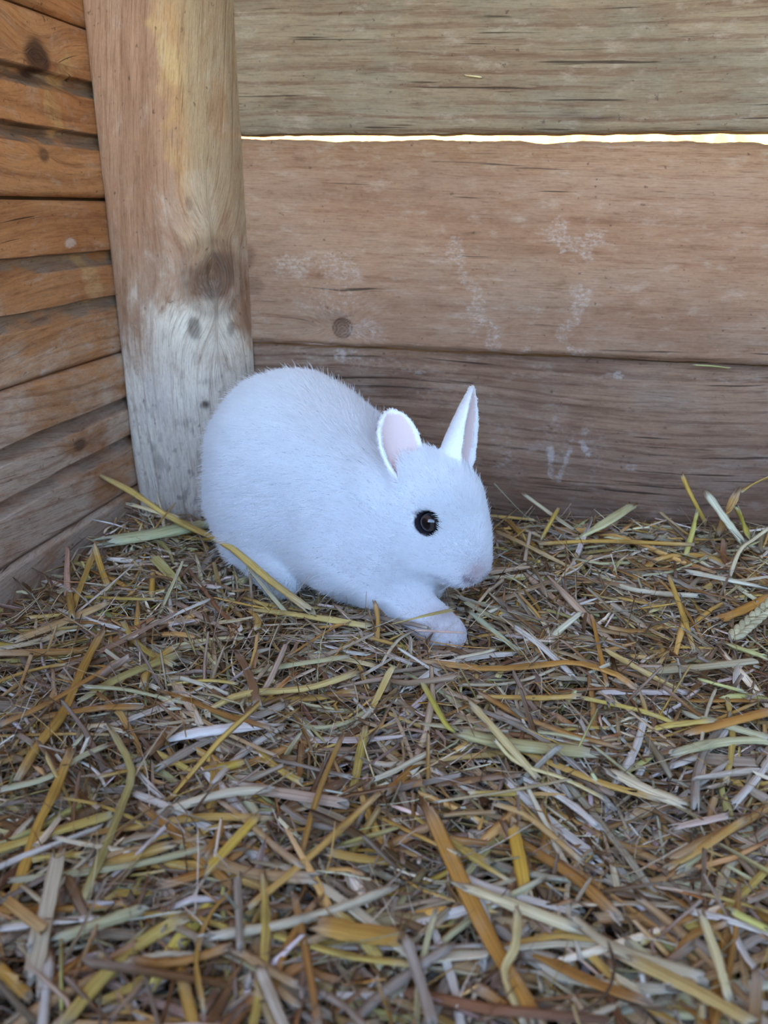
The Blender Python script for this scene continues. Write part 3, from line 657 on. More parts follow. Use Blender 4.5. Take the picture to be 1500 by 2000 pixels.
# whiskers
M_whisk = plain('whisker', (.8, .8, .8), .5)
def tube(path, r0, r1, sides=5):
    path = np.asarray(path); T = np.gradient(path, axis=0); T /= np.linalg.norm(T, axis=1)[:, None]; s = np.cross(T, V(0, .3, 1)); s /= np.linalg.norm(s, axis=1)[:, None]; u = np.cross(s, T)
    a = np.linspace(0, 2*math.pi, sides, endpoint=False); r = np.linspace(r0, r1, len(path))[:, None, None]
    P = path[:, None]+r*(s[:, None]*np.cos(a)[None, :, None]+u[:, None]*np.sin(a)[None, :, None]); n = len(path)
    F = np.array([[i*sides+j, i*sides+(j+1) % sides, (i+1)*sides+(j+1) % sides, (i+1)*sides+j] for i in range(n-1) for j in range(sides)])
    return P.reshape(-1, 3), F
for i in range(14):
    sy = -1 if i % 2 else 1; k = i//2
    p0 = surf_from(Hd(.034, 0, -.017), (lambda a: a/np.linalg.norm(a))(HF@V(.55+.05*k, sy, .1-.13*k))); dr = HF@V(.2-.16*(k % 4), sy*1., .25-.13*k); dr /= np.linalg.norm(dr)
    s_ = np.linspace(0, 1, 7)[:, None]; L_ = .024+.004*(k % 3)
    P, F = tube(p0+dr*L_*s_+V(0, 0, -.004)*s_**2-HF[:, 0]*.006*s_**2, .00010, .00003, 4); mesh('whisker', P, F, M_whisk, rabbit)
# ------------------------------------------------------------------ straw
def bed(x, y):
    """height of the straw surface"""
    x, y = np.asarray(x, float), np.asarray(y, float)
    g = lambda cx, cy, sx, sy, a: a*np.exp(-((x-cx)/sx)**2-((y-cy)/sy)**2)
    h = .020*(fbm(x*9+3, y*9, 3, 3)-.5) + .010*(fbm(x*24, y*24, 6, 2)-.5)
    h = h + g(.12, .60, .16, .07, .018) + g(-.33, .52, .05, .14, .010) + g(.02, .40, .07, .05, .002) + g(-.10, .40, .08, .035, .006)
    h = h - g(.06, .30, .06, .05, .012) - g(-.10, .31, .06, .04, .006)
    h = h - g(-.16, .52, .09, .07, .006)
    return h
PAL = [ # sRGB, weight
    ((182,150,96), 1.5), ((158,120,74), 1.2), ((128,98,70), 1.7), ((158,142,124), 2.4), ((184,170,150), 2.0), ((210,202,186), 1.5),
    ((200,194,194), 1.2), ((172,164,108), .7), ((112,82,56), 1.4), ((190,158,84), .9), ((142,124,110), 1.7), ((178,178,138), .4)]
PC = np.array([srgb(*c) for c, _ in PAL]); PW = np.array([w_ for _, w_ in PAL]); PW /= PW.sum()
t = NT('straw'); st = t.attr('st', 'Vector'); base = t.attr('Col')
f1 = t.noise(t.vmul(st, (25, 1500, 1)), 1, 3, .65); f2 = t.noise(t.vmul(st, (60, 90, 1)), 1, 3, .6)
c = t.mix(t.math('MULTIPLY', t.ramp(f1, .42, .66), .75), base, t.mix(1., base, (.55, .48, .42), 'MULTIPLY'))
c = t.mix(t.math('MULTIPLY', t.ramp(f2, .55, .75), .45), c, t.mix(1., base, (.52, .44, .38), 'MULTIPLY'))
c = t.mix(t.math('MULTIPLY', t.ramp(f2, .45, .25), .30), c, t.mix(.5, base, (.75, .72, .68)))
pr = t.principled(c, .62, t.bump(f1, .5, .0006), Specular_IOR_Level=.35)
M_straw = t.m

def straws(n, Lr, Wr, rings, sides, zoff, region, tilt, ribbon=.5, seed=0, colbias=None):
    rg = np.random.default_rng(seed)
    x = rg.uniform(region[0], region[1], n); y = rg.uniform(region[2], region[3], n)
    L = Lr[0]*(Lr[1]/Lr[0])**rg.random(n); W = Wr[0]*(Wr[1]/Wr[0])**rg.random(n)
    # straw lies in loosely matted drifts
    yaw = rg.normal(0, 1., n)*.9 + 1.2*math.pi*(fbm(x*5, y*5, seed, 2)-.5) - .1
    pit = rg.normal(0, tilt, n); sm = rg.random(n) < .06; pit[sm] *= 2.6
    off = rg.uniform(zoff[0], zoff[1], n)
    s = np.linspace(-.5, .5, rings)[None, :]
    d = np.stack([np.cos(yaw), np.sin(yaw)], 1); pp = np.stack([-d[:, 1], d[:, 0]], 1)
    bend = rg.normal(0, .07, n)[:, None]; kink = (rg.random(n) < .2)[:, None]*rg.normal(0, .5, n)[:, None]; kp = rg.uniform(-.25, .25, n)[:, None]
    lat = L[:, None]*(bend*(4*s*s-.33)+kink*np.maximum(s-kp, 0))
    X = x[:, None]+d[:, :1]*L[:, None]*s+pp[:, :1]*lat; Y = y[:, None]+d[:, 1:]*L[:, None]*s+pp[:, 1:]*lat
    hb = bed(X, Y); Z = hb*.6+bed(x, y)[:, None]*.4+off[:, None]+np.tan(np.clip(pit, -1.1, 1.1))[:, None]*L[:, None]*s + (rg.normal(0, .03, n)*L)[:, None]*(4*s*s-.33)
    P = np.stack([X, Y, Z], -1)
    # keep out of walls, post, rabbit
    bad = (X < XL+.003).any(1) | (Y > D-.004).any(1) | (X > .60).any(1) | ((X < POST_X+.004) & (Y > .592)).any(1) | (Z < -.044).any(1)
    hi = (Z > bed(X, Y)+.045).any(1); bad |= hi
    P, W, L = P[~bad], W[~bad], L[~bad]
    m = (np.abs(P[:, :, 0].mean(1)+.15) < .22) & (P[:, :, 1].mean(1) > .36)
    dd = np.full(len(P), 1.); dd[m] = body_sdf(P[m].reshape(-1, 3)).reshape(m.sum(), -1).min(1); ok = dd > W*.5+.0006
    P, W, L = P[ok], W[ok], L[ok]; n = len(P)
    T = np.gradient(P, axis=1); T /= np.linalg.norm(T, axis=-1)[..., None]
    sd = np.cross(T, V(0, 0, 1)); sd /= np.linalg.norm(sd, axis=-1)[..., None]+1e-9; up = np.cross(sd, T)
    ro = rg.normal(0, .6, n)[:, None, None]+rg.normal(0, .25, n)[:, None, None]*(s[..., None]*2)
    sd, up = sd*np.cos(ro)+up*np.sin(ro), up*np.cos(ro)-sd*np.sin(ro)
    rib = rg.random(n) < ribbon; asp = np.where(rib, rg.uniform(.10, .2, n), rg.uniform(.4, .85, n))
    a = np.linspace(0, 2*math.pi, sides, endpoint=False)
    wv = (W*.5)[:, None]*(1+.12*rg.normal(0, 1, (n, rings)))*np.where(np.abs(s) > .49, rg.uniform(.5, 1., (n, 1)), 1.)
    cx, cz = np.cos(a)[None, None], np.sin(a)[None, None]*asp[:, None, None]
    curl = np.where(rib, rg.normal(0, .35, n), 0)[:, None, None]*(np.cos(a)**2)[None, None]
    Q = P[:, :, None]+sd[:, :, None]*(wv[..., None]*cx)[..., None]+up[:, :, None]*(wv[..., None]*(cz+curl))[..., None]
    # torn ends
    Q[:, 0] += T[:, 0][:, None]*(rg.normal(0, .5, (n, sides))*W[:, None])[..., None]; Q[:, -1] += T[:, -1][:, None]*(rg.normal(0, .5, (n, sides))*W[:, None])[..., None]
    ci = rg.choice(len(PC), n, p=PW); C = PC[ci]*V(1.52, 1.38, 1.12)*rg.uniform(.50, 1.25, n)[:, None]*(1+rg.normal(0, .05, (n, 3)))
    CC = np.broadcast_to(C[:, None, None], (n, rings, sides, 3)).copy(); pe = (.25+.4*rg.random((n, 1, 1, 1)))*(np.abs(s) > .4)[..., None, None]; CC = CC*(1-pe*.5)+srgb(206, 196, 178)*pe*.5
    ST = np.empty((n, rings, sides, 3)); ST[..., 0] = ((s+.5)*L[:, None])[..., None]; ST[..., 1] = (cx*wv[..., None]); ST[..., 2] = (np.arange(n)*.731 % 97)[:, None, None]
    v0 = (np.arange(n)*rings*sides)[:, None, None]; i = np.arange(rings-1)[None, :, None]; j = np.arange(sides)[None, None]
    F = np.stack([v0+i*sides+j, v0+i*sides+(j+1) % sides, v0+(i+1)*sides+(j+1) % sides, v0+(i+1)*sides+j], -1).reshape(-1, 4)
    caps = np.concatenate([(v0[:, :, 0]+np.arange(sides)[::-1][None]), (v0[:, :, 0]+(rings-1)*sides+np.arange(sides)[None])])
    return Q.reshape(-1, 3), F, caps, CC.reshape(-1, 3), ST.reshape(-1, 3)
REG = (XL, .56, -.02, D)
REGF = (XL, .40, .12, D)
batches = [straws(9000, (.02, .07), (.0018, .0038), 4, 5, (-.026, -.008), REG, .12, .5, 11),
           straws(13000, (.012, .05), (.0008, .0020), 4, 4, (-.012, .005), REG, .30, .5, 12),
           straws(9500, (.022, .080), (.0016, .0042), 5, 6, (-.010, .005), REG, .22, .6, 13),
           straws(1500, (.05, .14), (.0026, .0052), 6, 7, (-.006, .005), REG, .12, .5, 14),
           straws(1100, (.03, .09), (.0038, .0066), 6, 7, (-.007, .003), REG, .12, .65, 17),
           straws(6500, (.008, .03), (.0010, .0036), 3, 5, (-.004, .006), REG, .38, .7, 15),
           straws(4500, (.02, .07), (.0003, .0007), 6, 3, (.000, .009), REGF, .3, 0., 16)]
Ps, F4, caps, Cs, Ss = [], [], {}, [], []; o0 = 0
for Q, F, cp, C, S in batches:
    Ps.append(Q); F4.append(F+o0); caps.setdefault(cp.shape[1], []).append(cp+o0); Cs.append(C); Ss.append(S); o0 += len(Q)
C = np.concatenate(Cs)
tag(mesh('straw_bedding', np.concatenate(Ps), [np.concatenate(F4)]+[np.concatenate(v) for v in caps.values()], M_straw, None, True, {'Col': np.c_[C, np.ones(len(C))], 'st': np.concatenate(Ss)}),
    'deep bedding of loose chopped straw covering the hutch floor', 'straw', kind='stuff')

# single stalks that can be picked out
def catmull(P, n):
    P = np.asarray(P, float)
    if len(P) == 2: P = np.stack([P[0], (P[0]*2+P[1])/3, (P[0]+P[1]*2)/3, P[1]])
    A = np.concatenate([[2*P[0]-P[1]], P, [2*P[-1]-P[-2]]]); out = []; m = len(P)-1
    for u in np.linspace(0, m-1e-6, n):
        i = int(u); f = u-i; a, b, c_, d = A[i:i+4]
        out.append(.5*((2*b)+(-a+c_)*f+(2*a-5*b+4*c_-d)*f*f+(-a+3*b-3*c_+d)*f**3))
    return np.array(out)
def stalk(path, width, col, flat=.45, label=None, group='straw stalks lying loose on the bedding', name='straw_stalk', rg=None, endcol=(208,198,178), frac=.12, curl=0., fray=.5, collar=None, roll=None):
    rg = rg or RNG; sides = 10; rings = 12; path = catmull(path, rings)
    T = np.gradient(path, axis=0); T /= np.linalg.norm(T, axis=1)[:, None]; sd = np.cross(T, V(0, .02, 1)); sd /= np.linalg.norm(sd, axis=1)[:, None]; up = np.cross(sd, T)
    ro = (rg.normal(0, .3) if roll is None else roll)+np.linspace(0, rg.normal(0, .3), rings)[:, None]; sd, up = sd*np.cos(ro)+up*np.sin(ro), up*np.cos(ro)-sd*np.sin(ro)
    a = np.linspace(0, 2*math.pi, sides, endpoint=False); L = np.linalg.norm(np.diff(path, axis=0), axis=1).sum(); s = np.linspace(0, 1, rings)
    wv = width*.5*(1+.07*rg.normal(0, 1, rings)); wv[[0, -1]] *= rg.uniform(.75, 1, 2)
    kn = None
    if L > .06 and rg.random() < .6: kn = rg.integers(3, rings-3); wv[kn] *= 1.22      # the joint of the stalk
    Q = path[:, None]+sd[:, None]*(wv[:, None]*np.cos(a))[..., None]+up[:, None]*(wv[:, None]*(np.sin(a)*flat+curl*np.cos(a)**2))[..., None]
    Q[0] += T[0]*(rg.normal(0, fray, sides)*width)[:, None]; Q[-1] += T[-1]*(rg.normal(0, fray, sides)*width)[:, None]
    # hollow torn ends
    def inner(k, dirn): c0 = Q[k].mean(0); return c0+(Q[k]-c0)*.72, c0+(Q[k]-c0)*.6+dirn*width*1.2
    i0, i1 = inner(0, T[0]); j0, j1 = inner(-1, -T[-1])
    A = np.concatenate([Q.reshape(-1, 3), i0, i1, j0, j1]); n0 = rings*sides; J = np.arange(sides); K = (J+1) % sides
    band = lambda p, q: np.stack([p+J, p+K, q+K, q+J], 1)
    F = [np.concatenate([band(i*sides, (i+1)*sides) for i in range(rings-1)]+[band(0, n0)[:, ::-1], band(n0, n0+sides)[:, ::-1], band(n0-sides, n0+2*sides), band(n0+2*sides, n0+3*sides)]), (n0+sides+J)[None], (n0+3*sides+J)[None, ::-1]]
    C = np.tile(np.asarray(col, float)*V(1.14, 1.08, .96), (rings, 1)); m = np.clip(1-np.minimum(s, 1-s)/frac, 0, 1)[:, None]*.6; C = C*(1-m)+srgb(*endcol)*m
    if kn is not None: C[kn] *= .72
    C = np.concatenate([np.repeat(C, sides, 0), np.repeat([C[0]*.9, C[0]*.4, C[-1]*.9, C[-1]*.4], sides, 0)])
    S = np.zeros((len(A), 3)); S[:n0, 0] = np.repeat(s*L, sides); S[:n0, 1] = (wv[:, None]*np.cos(a)).ravel(); S[:, 2] = rg.random()*97
    c0 = path.mean(0); e = bpy.data.objects.new(name, None)
    bpy.data.objects.remove(e)
    o = mesh(name, A-c0, F, M_straw, None, True, {'Col': np.c_[C, np.ones(len(C))], 'st': S}); o.location = c0
    return tag(o, label, 'straw', group)
def lie(px, py, up=.006):
    z = 0.
    for _ in range(6): p = on_z(px, py, z); z = float(bed(p[0], p[1]))+up
    return on_z(px, py, z)
Y_, G_, O_, P_, W_, T_, K_, GR, PK = srgb(204,176,104), srgb(190,150,72), srgb(164,112,54), srgb(208,196,158), srgb(222,218,212), srgb(176,146,104), srgb(168,156,100), srgb(158,148,136), srgb(196,176,164)
HERO = [ # path in photo pixels (third value: height above the bed, or 'y' distance), width in pixels, colour, flatness, label
    ([(190,925,.045),(262,963,.036),(335,1012,.026),(440,1062,.018),(515,1124,.016),(606,1192,.012)], 15, Y_, .7, 'long golden stalk running from the post past the rabbit\'s hind foot'),
    ([(212,1056,.012),(320,1038,.014),(438,1014,.012)], 40, srgb(184,186,146), .4, 'thick frayed greenish stem at the foot of the corner post'),
    ([(255,985,.03),(345,1010,.026)], 16, P_, .3, 'short pale split straw leaning on the base of the post'),
    ([(490,1190,.007),(610,1205,.008),(722,1223,.008)], 14, srgb(208,188,120), .5, 'yellow stalk with a pale tip lying under the rabbit\'s belly'),
    ([(186,1072,.022),(196,1105,.012),(212,1148,.003)], 13, G_, .8, 'short golden stub standing near the left wall'),
    ([(298,1086,.016),(322,1112,.012),(352,1146,.006)], 22, K_, .2, 'broad yellow-green leaf blade below the greenish stem'),
    ([(298,1120,.010),(296,1165,.004)], 12, G_, .8, 'short upright yellow stub below the broad leaf blade'),
    ([(202,1230,.012),(165,1297,.010),(125,1390,.008),(75,1455,.008),(35,1522,.006)], 18, srgb(178,140,70), .5, 'long ochre stalk slanting down the left edge of the bedding'),
    ([(140,1460,.014),(107,1545,.012),(74,1612,.010),(45,1700,.008),(18,1778,.006)], 20, G_, .6, 'bright golden stalk with a joint in the lower left'),
    ([(0,1542,.010),(90,1520,.011),(150,1482,.010),(216,1452,.008)], 19, srgb(188,184,150), .5, 'pale greenish stalk curving in from the left edge'),
    ([(213,1418,.014),(256,1500,.014),(237,1575,.011),(190,1690,.009),(150,1782,.006)], 17, K_, .5, 'bent khaki stalk with a sharp knee in the left foreground'),
    ([(340,1438,.012),(430,1424,.012),(522,1414,.012)], 27, srgb(232,230,230), .45, 'short chunky white straw piece below the rabbit'),
    ([(465,1536,.010),(570,1552,.011),(677,1570,.010)], 28, srgb(186,164,146), .3, 'flat pinkish-tan split straw in the middle of the bedding'),
    ([(752,1538,.012),(640,1642,.012),(555,1716,.011),(480,1776,.010)], 15, srgb(196,160,92), .7, 'long golden stalk slanting through the centre foreground'),
    ([(668,1438,.016),(622,1550,.014),(582,1690,.010)], 13, srgb(172,136,72), .7, 'thin ochre stalk rising above the centre foreground'),
    ([(575,1748,.010),(600,1875,.010),(622,2010,.010)], 17, srgb(160,118,66), .6, 'brown stalk running out of the bottom of the picture'),
    ([(116,1660,.014),(92,1775,.012),(60,1928,.010)], 32, srgb(196,186,162), .25, 'wide flat pale straw in the lower left corner'),
    ([(-6,1885,.012),(58,1948,.010)], 24, G_, .6, 'stubby golden stalk in the bottom left corner'),
    ([(510,1895,.012),(556,2005,.012)], 26, srgb(200,190,172), .3, 'pale flat straw at the bottom edge'),
    ([(626,1808,.012),(700,1822,.012),(786,1832,.010)], 52, srgb(196,154,76), .35, 'thick golden frayed stem in the centre foreground'),
    ([(390,1508,.010),(472,1490,.010)], 21, srgb(196,168,78), .7, 'short yellow stub right of the bent khaki stalk'),
    ([(502,1594,.012),(450,1650,.010),(398,1706,.007)], 21, srgb(198,166,74), .6, 'yellow stalk piece left of the centre foreground'),
    ([(160,1366,.008),(242,1320,.010),(352,1277,.008)], 17, K_, .4, 'yellow-green stalk arching in the left middle'),
    ([(400,1390,.008),(475,1356,.010),(600,1344,.010),(697,1314,.010)], 14, srgb(206,184,120), .7, 'long yellow stalk above the chunky white piece'),
    ([(-5,1418,.008),(100,1370,.009),(226,1294,.008)], 15, srgb(170,126,70), .6, 'brownish stalk entering from the left edge'),
    ([(20,1252,.008),(115,1216,.009),(212,1176,.007)], 26, srgb(190,160,116), .35, 'flat tan straw below the left wall'),
    ([(464,1712,.014),(470,1852,.012)], 17, GR, .4, 'grey straw pointing at the camera in the foreground'),
    ([(835,1574,.014),(882,1680,.014),(950,1820,.013),(1015,1932,.012),(1058,2010,.012)], 33, srgb(190,142,70), .3, 'broad ochre straw running to the bottom edge'),
    ([(905,1730,.016),(1010,1770,.016),(1122,1812,.014)], 29, srgb(214,202,162), .5, 'pale thick stalk crossing the broad ochre straw'),
    ([(1012,1772,.022),(1006,1850,.018),(985,1902,.014),(1026,2005,.012)], 19, srgb(196,178,126), .6, 'kinked straw stalk at the bottom beside the ochre straw'),
    ([(900,1432,.010),(1000,1454,.012),(1157,1470,.012)], 36, srgb(182,176,128), .5, 'thick greenish reed piece with a torn white end'),
    ([(920,1374,.018),(988,1450,.018),(1052,1522,.010)], 16, srgb(204,186,136), .7, 'pale stalk leaning over the thick reed piece'),
    ([(825,1334,.014),(868,1410,.012),(886,1428,.008)], 13, srgb(186,176,86), .6, 'yellow-green stalk piece left of the thick reed piece'),
    ([(965,1444,.018),(1012,1490,.014),(1100,1520,.012),(1186,1562,.010)], 11, srgb(212,198,146), .5, 'thin pale yellow strand below the thick reed piece'),
    ([(852,1566,.014),(985,1546,.014),(1112,1522,.012)], 11, srgb(186,170,136), .5, 'thin grey-tan strand in the right centre'),
    ([(968,1570,.014),(1032,1596,.014),(1137,1682,.010)], 13, srgb(186,152,100), .6, 'tan stalk over the dark hollow in the straw'),
    ([(808,1288,.008),(945,1306,.008),(1050,1300,.010),(1120,1294,.012),(1200,1316,.010),(1242,1346,.007)], 15, srgb(188,140,72), .4, 'long wavy golden-brown stalk in front of the rabbit\'s paw'),
    ([(1180,1268,.012),(1250,1308,.011),(1322,1346,.007)], 15, srgb(204,180,118), .7, 'straight yellowish stalk right of the wavy one'),
    ([(1155,1200,.014),(1170,1265,.010),(1186,1342,.006)], 9, srgb(188,140,66), .7, 'thin golden-brown strand right of the rabbit\'s paw'),
    ([(1174,1352,.007),(1342,1352,.008)], 13, srgb(204,196,194), .4, 'pale lilac-grey straw lying level on the right'),
    ([(1125,1360,.006),(1250,1388,.009),(1318,1412,.007)], 11, srgb(200,178,96), .7, 'thin yellow stalk below the pale level straw'),
    ([(1340,1394,.009),(1420,1418,.010),(1506,1442,.010)], 15, srgb(182,178,144), .6, 'pale greenish stalk running to the right edge'),
    ([(1200,1508,.012),(1265,1540,.012),(1334,1568,.010)], 29, srgb(214,200,168), .35, 'wide cream split straw in the right middle'),
    ([(1452,1600,.016),(1380,1650,.014),(1300,1696,.008)], 19, srgb(190,152,88), .4, 'tan split straw pointing down from the right side'),
    ([(1318,1616,.012),(1422,1594,.014)], 17, srgb(204,184,172), .35, 'short pinkish straw beside the tan split straw'),
    ([(1370,1785,.018),(1402,1876,.016),(1422,1948,.012)], 19, srgb(206,194,148), .4, 'pale yellow stalk in the lower right corner'),
    ([(1000,1608,.014),(1015,1680,.012),(1027,1748,.008)], 27, srgb(200,160,66), .4, 'golden flat straw standing in the right centre foreground'),
    ([(1112,1785,.014),(1200,1850,.014),(1378,1912,.012)], 26, srgb(182,168,138), .35, 'grey-tan split stem in the lower right'),
    ([(1225,1870,.014),(1350,1930,.014),(1480,2002,.014)], 28, srgb(190,164,104), .35, 'yellowish-tan flat straw cut by the bottom right edge'),
    ([(795,1835,.014),(822,1920,.014),(847,2005,.014)], 24, srgb(172,162,152), .3, 'grey flat straw at the bottom beside the ochre straw'),
    ([(1188,1840,.024),(1200,1890,.026),(1180,1945,.024),(1110,1992,.016)], 7, srgb(92,70,52), .8, 'thin dark curling stem in the lower right'),
    ([(1430,1780,.012),(1506,1818,.012)], 18, srgb(196,192,112), .5, 'yellow-green stalk at the lower right edge'),
    ([(1306,1124,.022),(1330,1190,.014),(1356,1270,.005)], 11, srgb(198,162,84), .8, 'golden stalk leaning in the straw at the right'),
    ([(1393,1212,.010),(1450,1190,.014),(1508,1162,.018)], 21, srgb(184,134,64), .35, 'ochre leaf blade above the wheat ear'),
    ([(1026,966,'y',.628),(1078,1004,.016),(1124,1036,.008)], 12, srgb(206,198,168), .3, 'pale split straw leaning on the wall right of the rabbit'),
    ([(1116,1060,.008),(1180,1024,.022),(1238,986,'y',.618)], 23, srgb(206,206,160), .35, 'pale greenish stalk with a split end leaning on the wall'),
    ([(1090,994,'y',.61),(1074,1022,.016),(1058,1052,.006)], 9, srgb(204,178,92), .8, 'short yellow stalk crossing the pale leaning straw'),
    ([(1332,928,'y',.622),(1352,972,'y',.61),(1378,1022,.010)], 10, srgb(196,164,78), .8, 'upright golden stalk against the back wall at the right'),
    ([(1362,998,'y',.585),(1352,1040,.016),(1338,1088,.006)], 10, srgb(194,188,104), .8, 'upright yellow-green stalk beside the golden one'),
    ([(1382,966,'y',.612),(1424,1024,.022),(1450,1058,.010)], 16, srgb(220,222,196), .8, 'whitish hollow stalk leaning on the back wall'),
    ([(1438,966,'y',.600),(1422,1000,.028),(1406,1042,.008)], 17, srgb(188,152,96), .35, 'tan crumpled blade beside the whitish hollow stalk'),
    ([(1446,962,'y',.602),(1470,946,'y',.606),(1506,930,'y',.61)], 11, srgb(182,150,84), .4, 'tan blade rising to the right picture edge'),
    ([(1438,990,'y',.592),(1450,1018,.018),(1462,1048,.006)], 15, srgb(186,172,80), .5, 'yellow-green blade behind the tan crumpled one'),
    ([(1426,1122,.012),(1446,1074,.020),(1474,1052,.024),(1506,1028,.03)], 8, srgb(206,194,160), .8, 'thin pale stem curving up at the right edge'),
    ([(1344,1116,.012),(1420,1132,.014),(1494,1148,.012)], 21, srgb(216,214,194), .4, 'whitish split stalk lying level near the right edge'),
    ([(1050,1062,.010),(1180,1057,.014),(1356,1064,.012)], 10, srgb(196,156,80), .8, 'thin golden stalk lying along the back wall'),
    ([(966,1036,.016),(1012,1056,.014),(1068,1084,.010),(1132,1116,.005)], 11, srgb(186,160,116), .4, 'tan strand running away from the rabbit\'s nose'),
    ([(813,1231,.022),(906,1236,.020)], 5, srgb(210,180,166), .8, 'thin pinkish straw lying across the rabbit\'s front paw'),
    ([(766,1219,.016),(828,1203,.026),(884,1191,.022)], 11, srgb(196,182,120), .3, 'frayed yellow-green blade over the rabbit\'s front leg'),
    ([(915,1192,.010),(962,1230,.010),(1014,1272,.006)], 13, srgb(186,196,168), .4, 'greenish-white split straw right of the rabbit\'s paw'),
    ([(733,1178,.020),(738,1212,.012),(736,1254,.004)], 10, srgb(184,146,84), .7, 'upright tan stub in front of the rabbit\'s chest'),
    ([(1500,1285,.012),(1430,1262,.010)], 26, srgb(212,214,150), .4, 'pale green stem end at the right edge below the wheat ear'),
    ([(1362,1326,.010),(1450,1350,.010)], 12, srgb(204,204,138), .6, 'pale yellow-green stalk below the wheat ear'),
    ([(907,147,'y',D-.0022),(938,151,'y',D-.0026)], 6, srgb(214,206,170), .4, 'small pale husk stuck to the top plank'),
    ([(1356,713,'y',D-.003),(1390,715,'y',D-.0035),(1424,719,'y',D-.003)], 7, srgb(176,178,120), .4, 'thin greenish blade caught in the joint below the middle plank'),
    ([(1506,1388,.012),(1430,1408,.012),(1340,1432,.008)], 24, srgb(186,136,70), .35, 'orange-brown blade at the right edge'),
]
def hpt(p):
    if len(p) == 4: return on_y(p[0], p[1], p[3])
    return lie(p[0], p[1], p[2])
hero_paths = []; ON_FUR = (0, 67, 68, 3)
for k, (pts, wpx, col, flat, lab) in enumerate(HERO):
    path = np.array([hpt(p) for p in pts]); z = ((path.mean(0)-CAM)@FWD); rg = np.random.default_rng(500+k)
    r_ = wpx*z/FPX*.5
    if k in ON_FUR:      # lies over the fur: bring it up onto the coat
        path = catmull(path, 11)
        for i in range(len(path)):
            r = path[i]-CAM; far = np.linalg.norm(r); r = r/far; tt = .25
            for _ in range(60):
                tt += .8*(float(body_sdf((CAM+r*tt)[None])[0])-.0075)
                if tt > far: break
            path[i] = CAM+r*min(tt, far)
    for _ in range(8):   # rest on the rabbit instead of passing through it
        d = body_sdf(path); g = np.stack([(body_sdf(path+e*1e-4)-d)/1e-4 for e in np.eye(3)], -1); path = path+g*np.clip(r_*flat+.0006-d, 0, .01)[:, None]
    stalk(path, wpx*z/FPX, col*1.08, flat, lab, group=None if 'plank' in lab else 'straw stalks lying loose on the bedding', rg=rg, curl=rg.normal(0, .15) if flat < .5 else 0., roll=rg.normal(0, .2)); hero_paths.append(path)

# wheat ear: beaded spikelets along a stem
def wheat_ear():
    a, b = lie(1432, 1248, .010), lie(1512, 1178, .016); root = tag(empty('wheat_ear', tuple(a)), 'pale threshed wheat ear lying at the right edge of the straw', 'wheat ear')
    P, F = tube(np.linspace(a, b, 6), .0009, .0009, 6); n = len(P)
    mesh('stem', P, F, M_straw, root, True, {'Col': np.tile([*srgb(206, 194, 150), 1], (n, 1)), 'st': P})
    ax = (b-a)/np.linalg.norm(b-a); sd = np.cross(ax, V(0, 0, 1)); sd /= np.linalg.norm(sd); L = np.linalg.norm(b-a)
    for i in range(8):
        for sgn in (-1, 1):
            c = a+ax*L*(i+.3+.25*(sgn > 0))/8+sd*sgn*.0024+V(0, 0, .0012); d = ax*.85+sd*sgn*.45+V(0, 0, .15); d /= np.linalg.norm(d); s2 = np.cross(d, V(0, 0, 1)); s2 /= np.linalg.norm(s2); u2 = np.cross(s2, d)
            Q, F = sphere(1., 10, 8); Q = c+d*(Q[:, 2:]*.0046)+s2*(Q[:, :1]*.0021)+u2*(Q[:, 1:2]*.0018)
            col = srgb(214, 202, 158)*RNG.uniform(.85, 1.1); mesh('spikelet', Q, F, M_straw, root, True, {'Col': np.tile([*col, 1], (len(Q), 1)), 'st': Q})
wheat_ear()

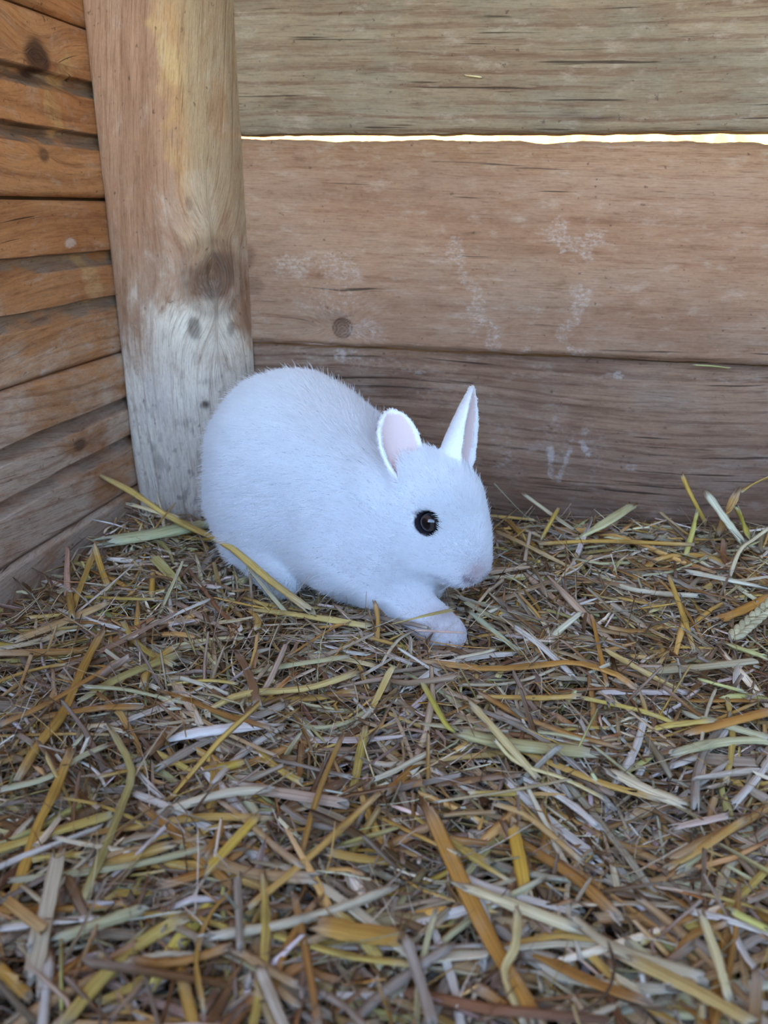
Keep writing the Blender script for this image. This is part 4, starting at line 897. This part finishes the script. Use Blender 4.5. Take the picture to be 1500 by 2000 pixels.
# further stalks on top of the bed, each told apart by its look and its place
MARKS = [(545,1150,"the rabbit's hind foot"),(860,1245,"the rabbit's front paw"),(690,1185,"the rabbit's belly"),(960,1120,"the rabbit's nose"),(60,1190,'the left wall'),(340,1060,'the frayed greenish stem'),
    (1200,1060,'the back wall'),(1470,1210,'the wheat ear'),(430,1425,'the chunky white piece'),(1030,1458,'the thick reed piece'),(230,1570,'the bent khaki stalk'),(100,1380,'the long ochre stalk'),(75,1620,'the jointed golden stalk'),
    (570,1552,'the pinkish-tan split straw'),(950,1820,'the broad ochre straw'),(700,1822,'the thick golden frayed stem'),(90,1790,'the wide flat pale straw'),(1265,1540,'the wide cream straw'),(1150,1910,'the dark curling stem'),
    (1380,1650,'the tan split straw'),(1400,1870,'the lower right pale stalk'),(1015,1680,'the golden flat straw'),(1260,1352,'the pale level straw'),(1050,1300,'the wavy golden-brown stalk'),(600,1344,'the long yellow stalk'),
    (300,1300,'the arching yellow-green stalk'),(1430,1410,'the orange-brown blade'),(560,1960,'the bottom picture edge'),(300,1900,'the lower left foreground'),(470,1780,'the grey foreground straw'),(640,1640,'the slanting golden stalk'),(820,1960,'the grey bottom straw')]
KC = [('golden', (192,156,84)), ('ochre', (172,126,66)), ('yellow', (200,176,98)), ('cream', (208,198,172)), ('whitish', (218,212,204)), ('pale green', (190,186,146)), ('grey', (160,148,136)), ('brown', (136,104,74)), ('tan', (178,148,108))]
rg = np.random.default_rng(99); made = 0; seen = set()
for _ in range(6000):
    if made >= 220: break
    px, py = rg.uniform(10, 1490), rg.uniform(1080, 1990)
    c0 = lie(px, py, rg.uniform(.003, .010))
    L = rg.uniform(.020, .080); yaw = rg.normal(0, .8)+.6*math.sin(px*.01)+YAW; pit = rg.normal(0, .12)
    d = V(math.cos(yaw), math.sin(yaw), math.tan(pit)); sd = V(-d[1], d[0], 0); bd = rg.normal(0, .06)*L
    path = np.array([c0-d*L/2, c0-d*L/6+sd*bd, c0+d*L/6+sd*bd, c0+d*L/2])
    path[:, 2] += (bed(path[:, 0], path[:, 1])-bed(c0[0], c0[1]))*.7
    w_ = rg.uniform(.0018, .0048); flat = rg.uniform(.2, .8); k = rg.integers(9)
    if (body_sdf(catmull(path, 10)) < .004).any() or (path[:, 0] < XL+.006).any() or (path[:, 1] > D-.008).any() or ((path[:, 0] < POST_X+.008) & (path[:, 1] > .585)).any(): continue
    mx, my, mk = min(MARKS, key=lambda m: (m[0]-px)**2+(m[1]-py)**2); ddx, ddy = px-mx, py-my
    rel = ('right of' if ddx > 0 else 'left of') if abs(ddx) > abs(ddy) else ('in front of' if ddy > 0 else 'behind')
    lab = f"{'short' if L < .038 else 'medium-length' if L < .06 else 'long'} {'thin' if w_ < .0028 else 'wide'} {'flat' if flat < .45 else 'round'} {KC[k][0]} straw {rel} {mk}"
    if lab in seen: continue
    seen.add(lab)
    stalk(path, w_, srgb(*KC[k][1])*rg.uniform(.92, 1.1), flat, lab, rg=rg, curl=rg.normal(0, .2) if flat < .4 else 0.); made += 1
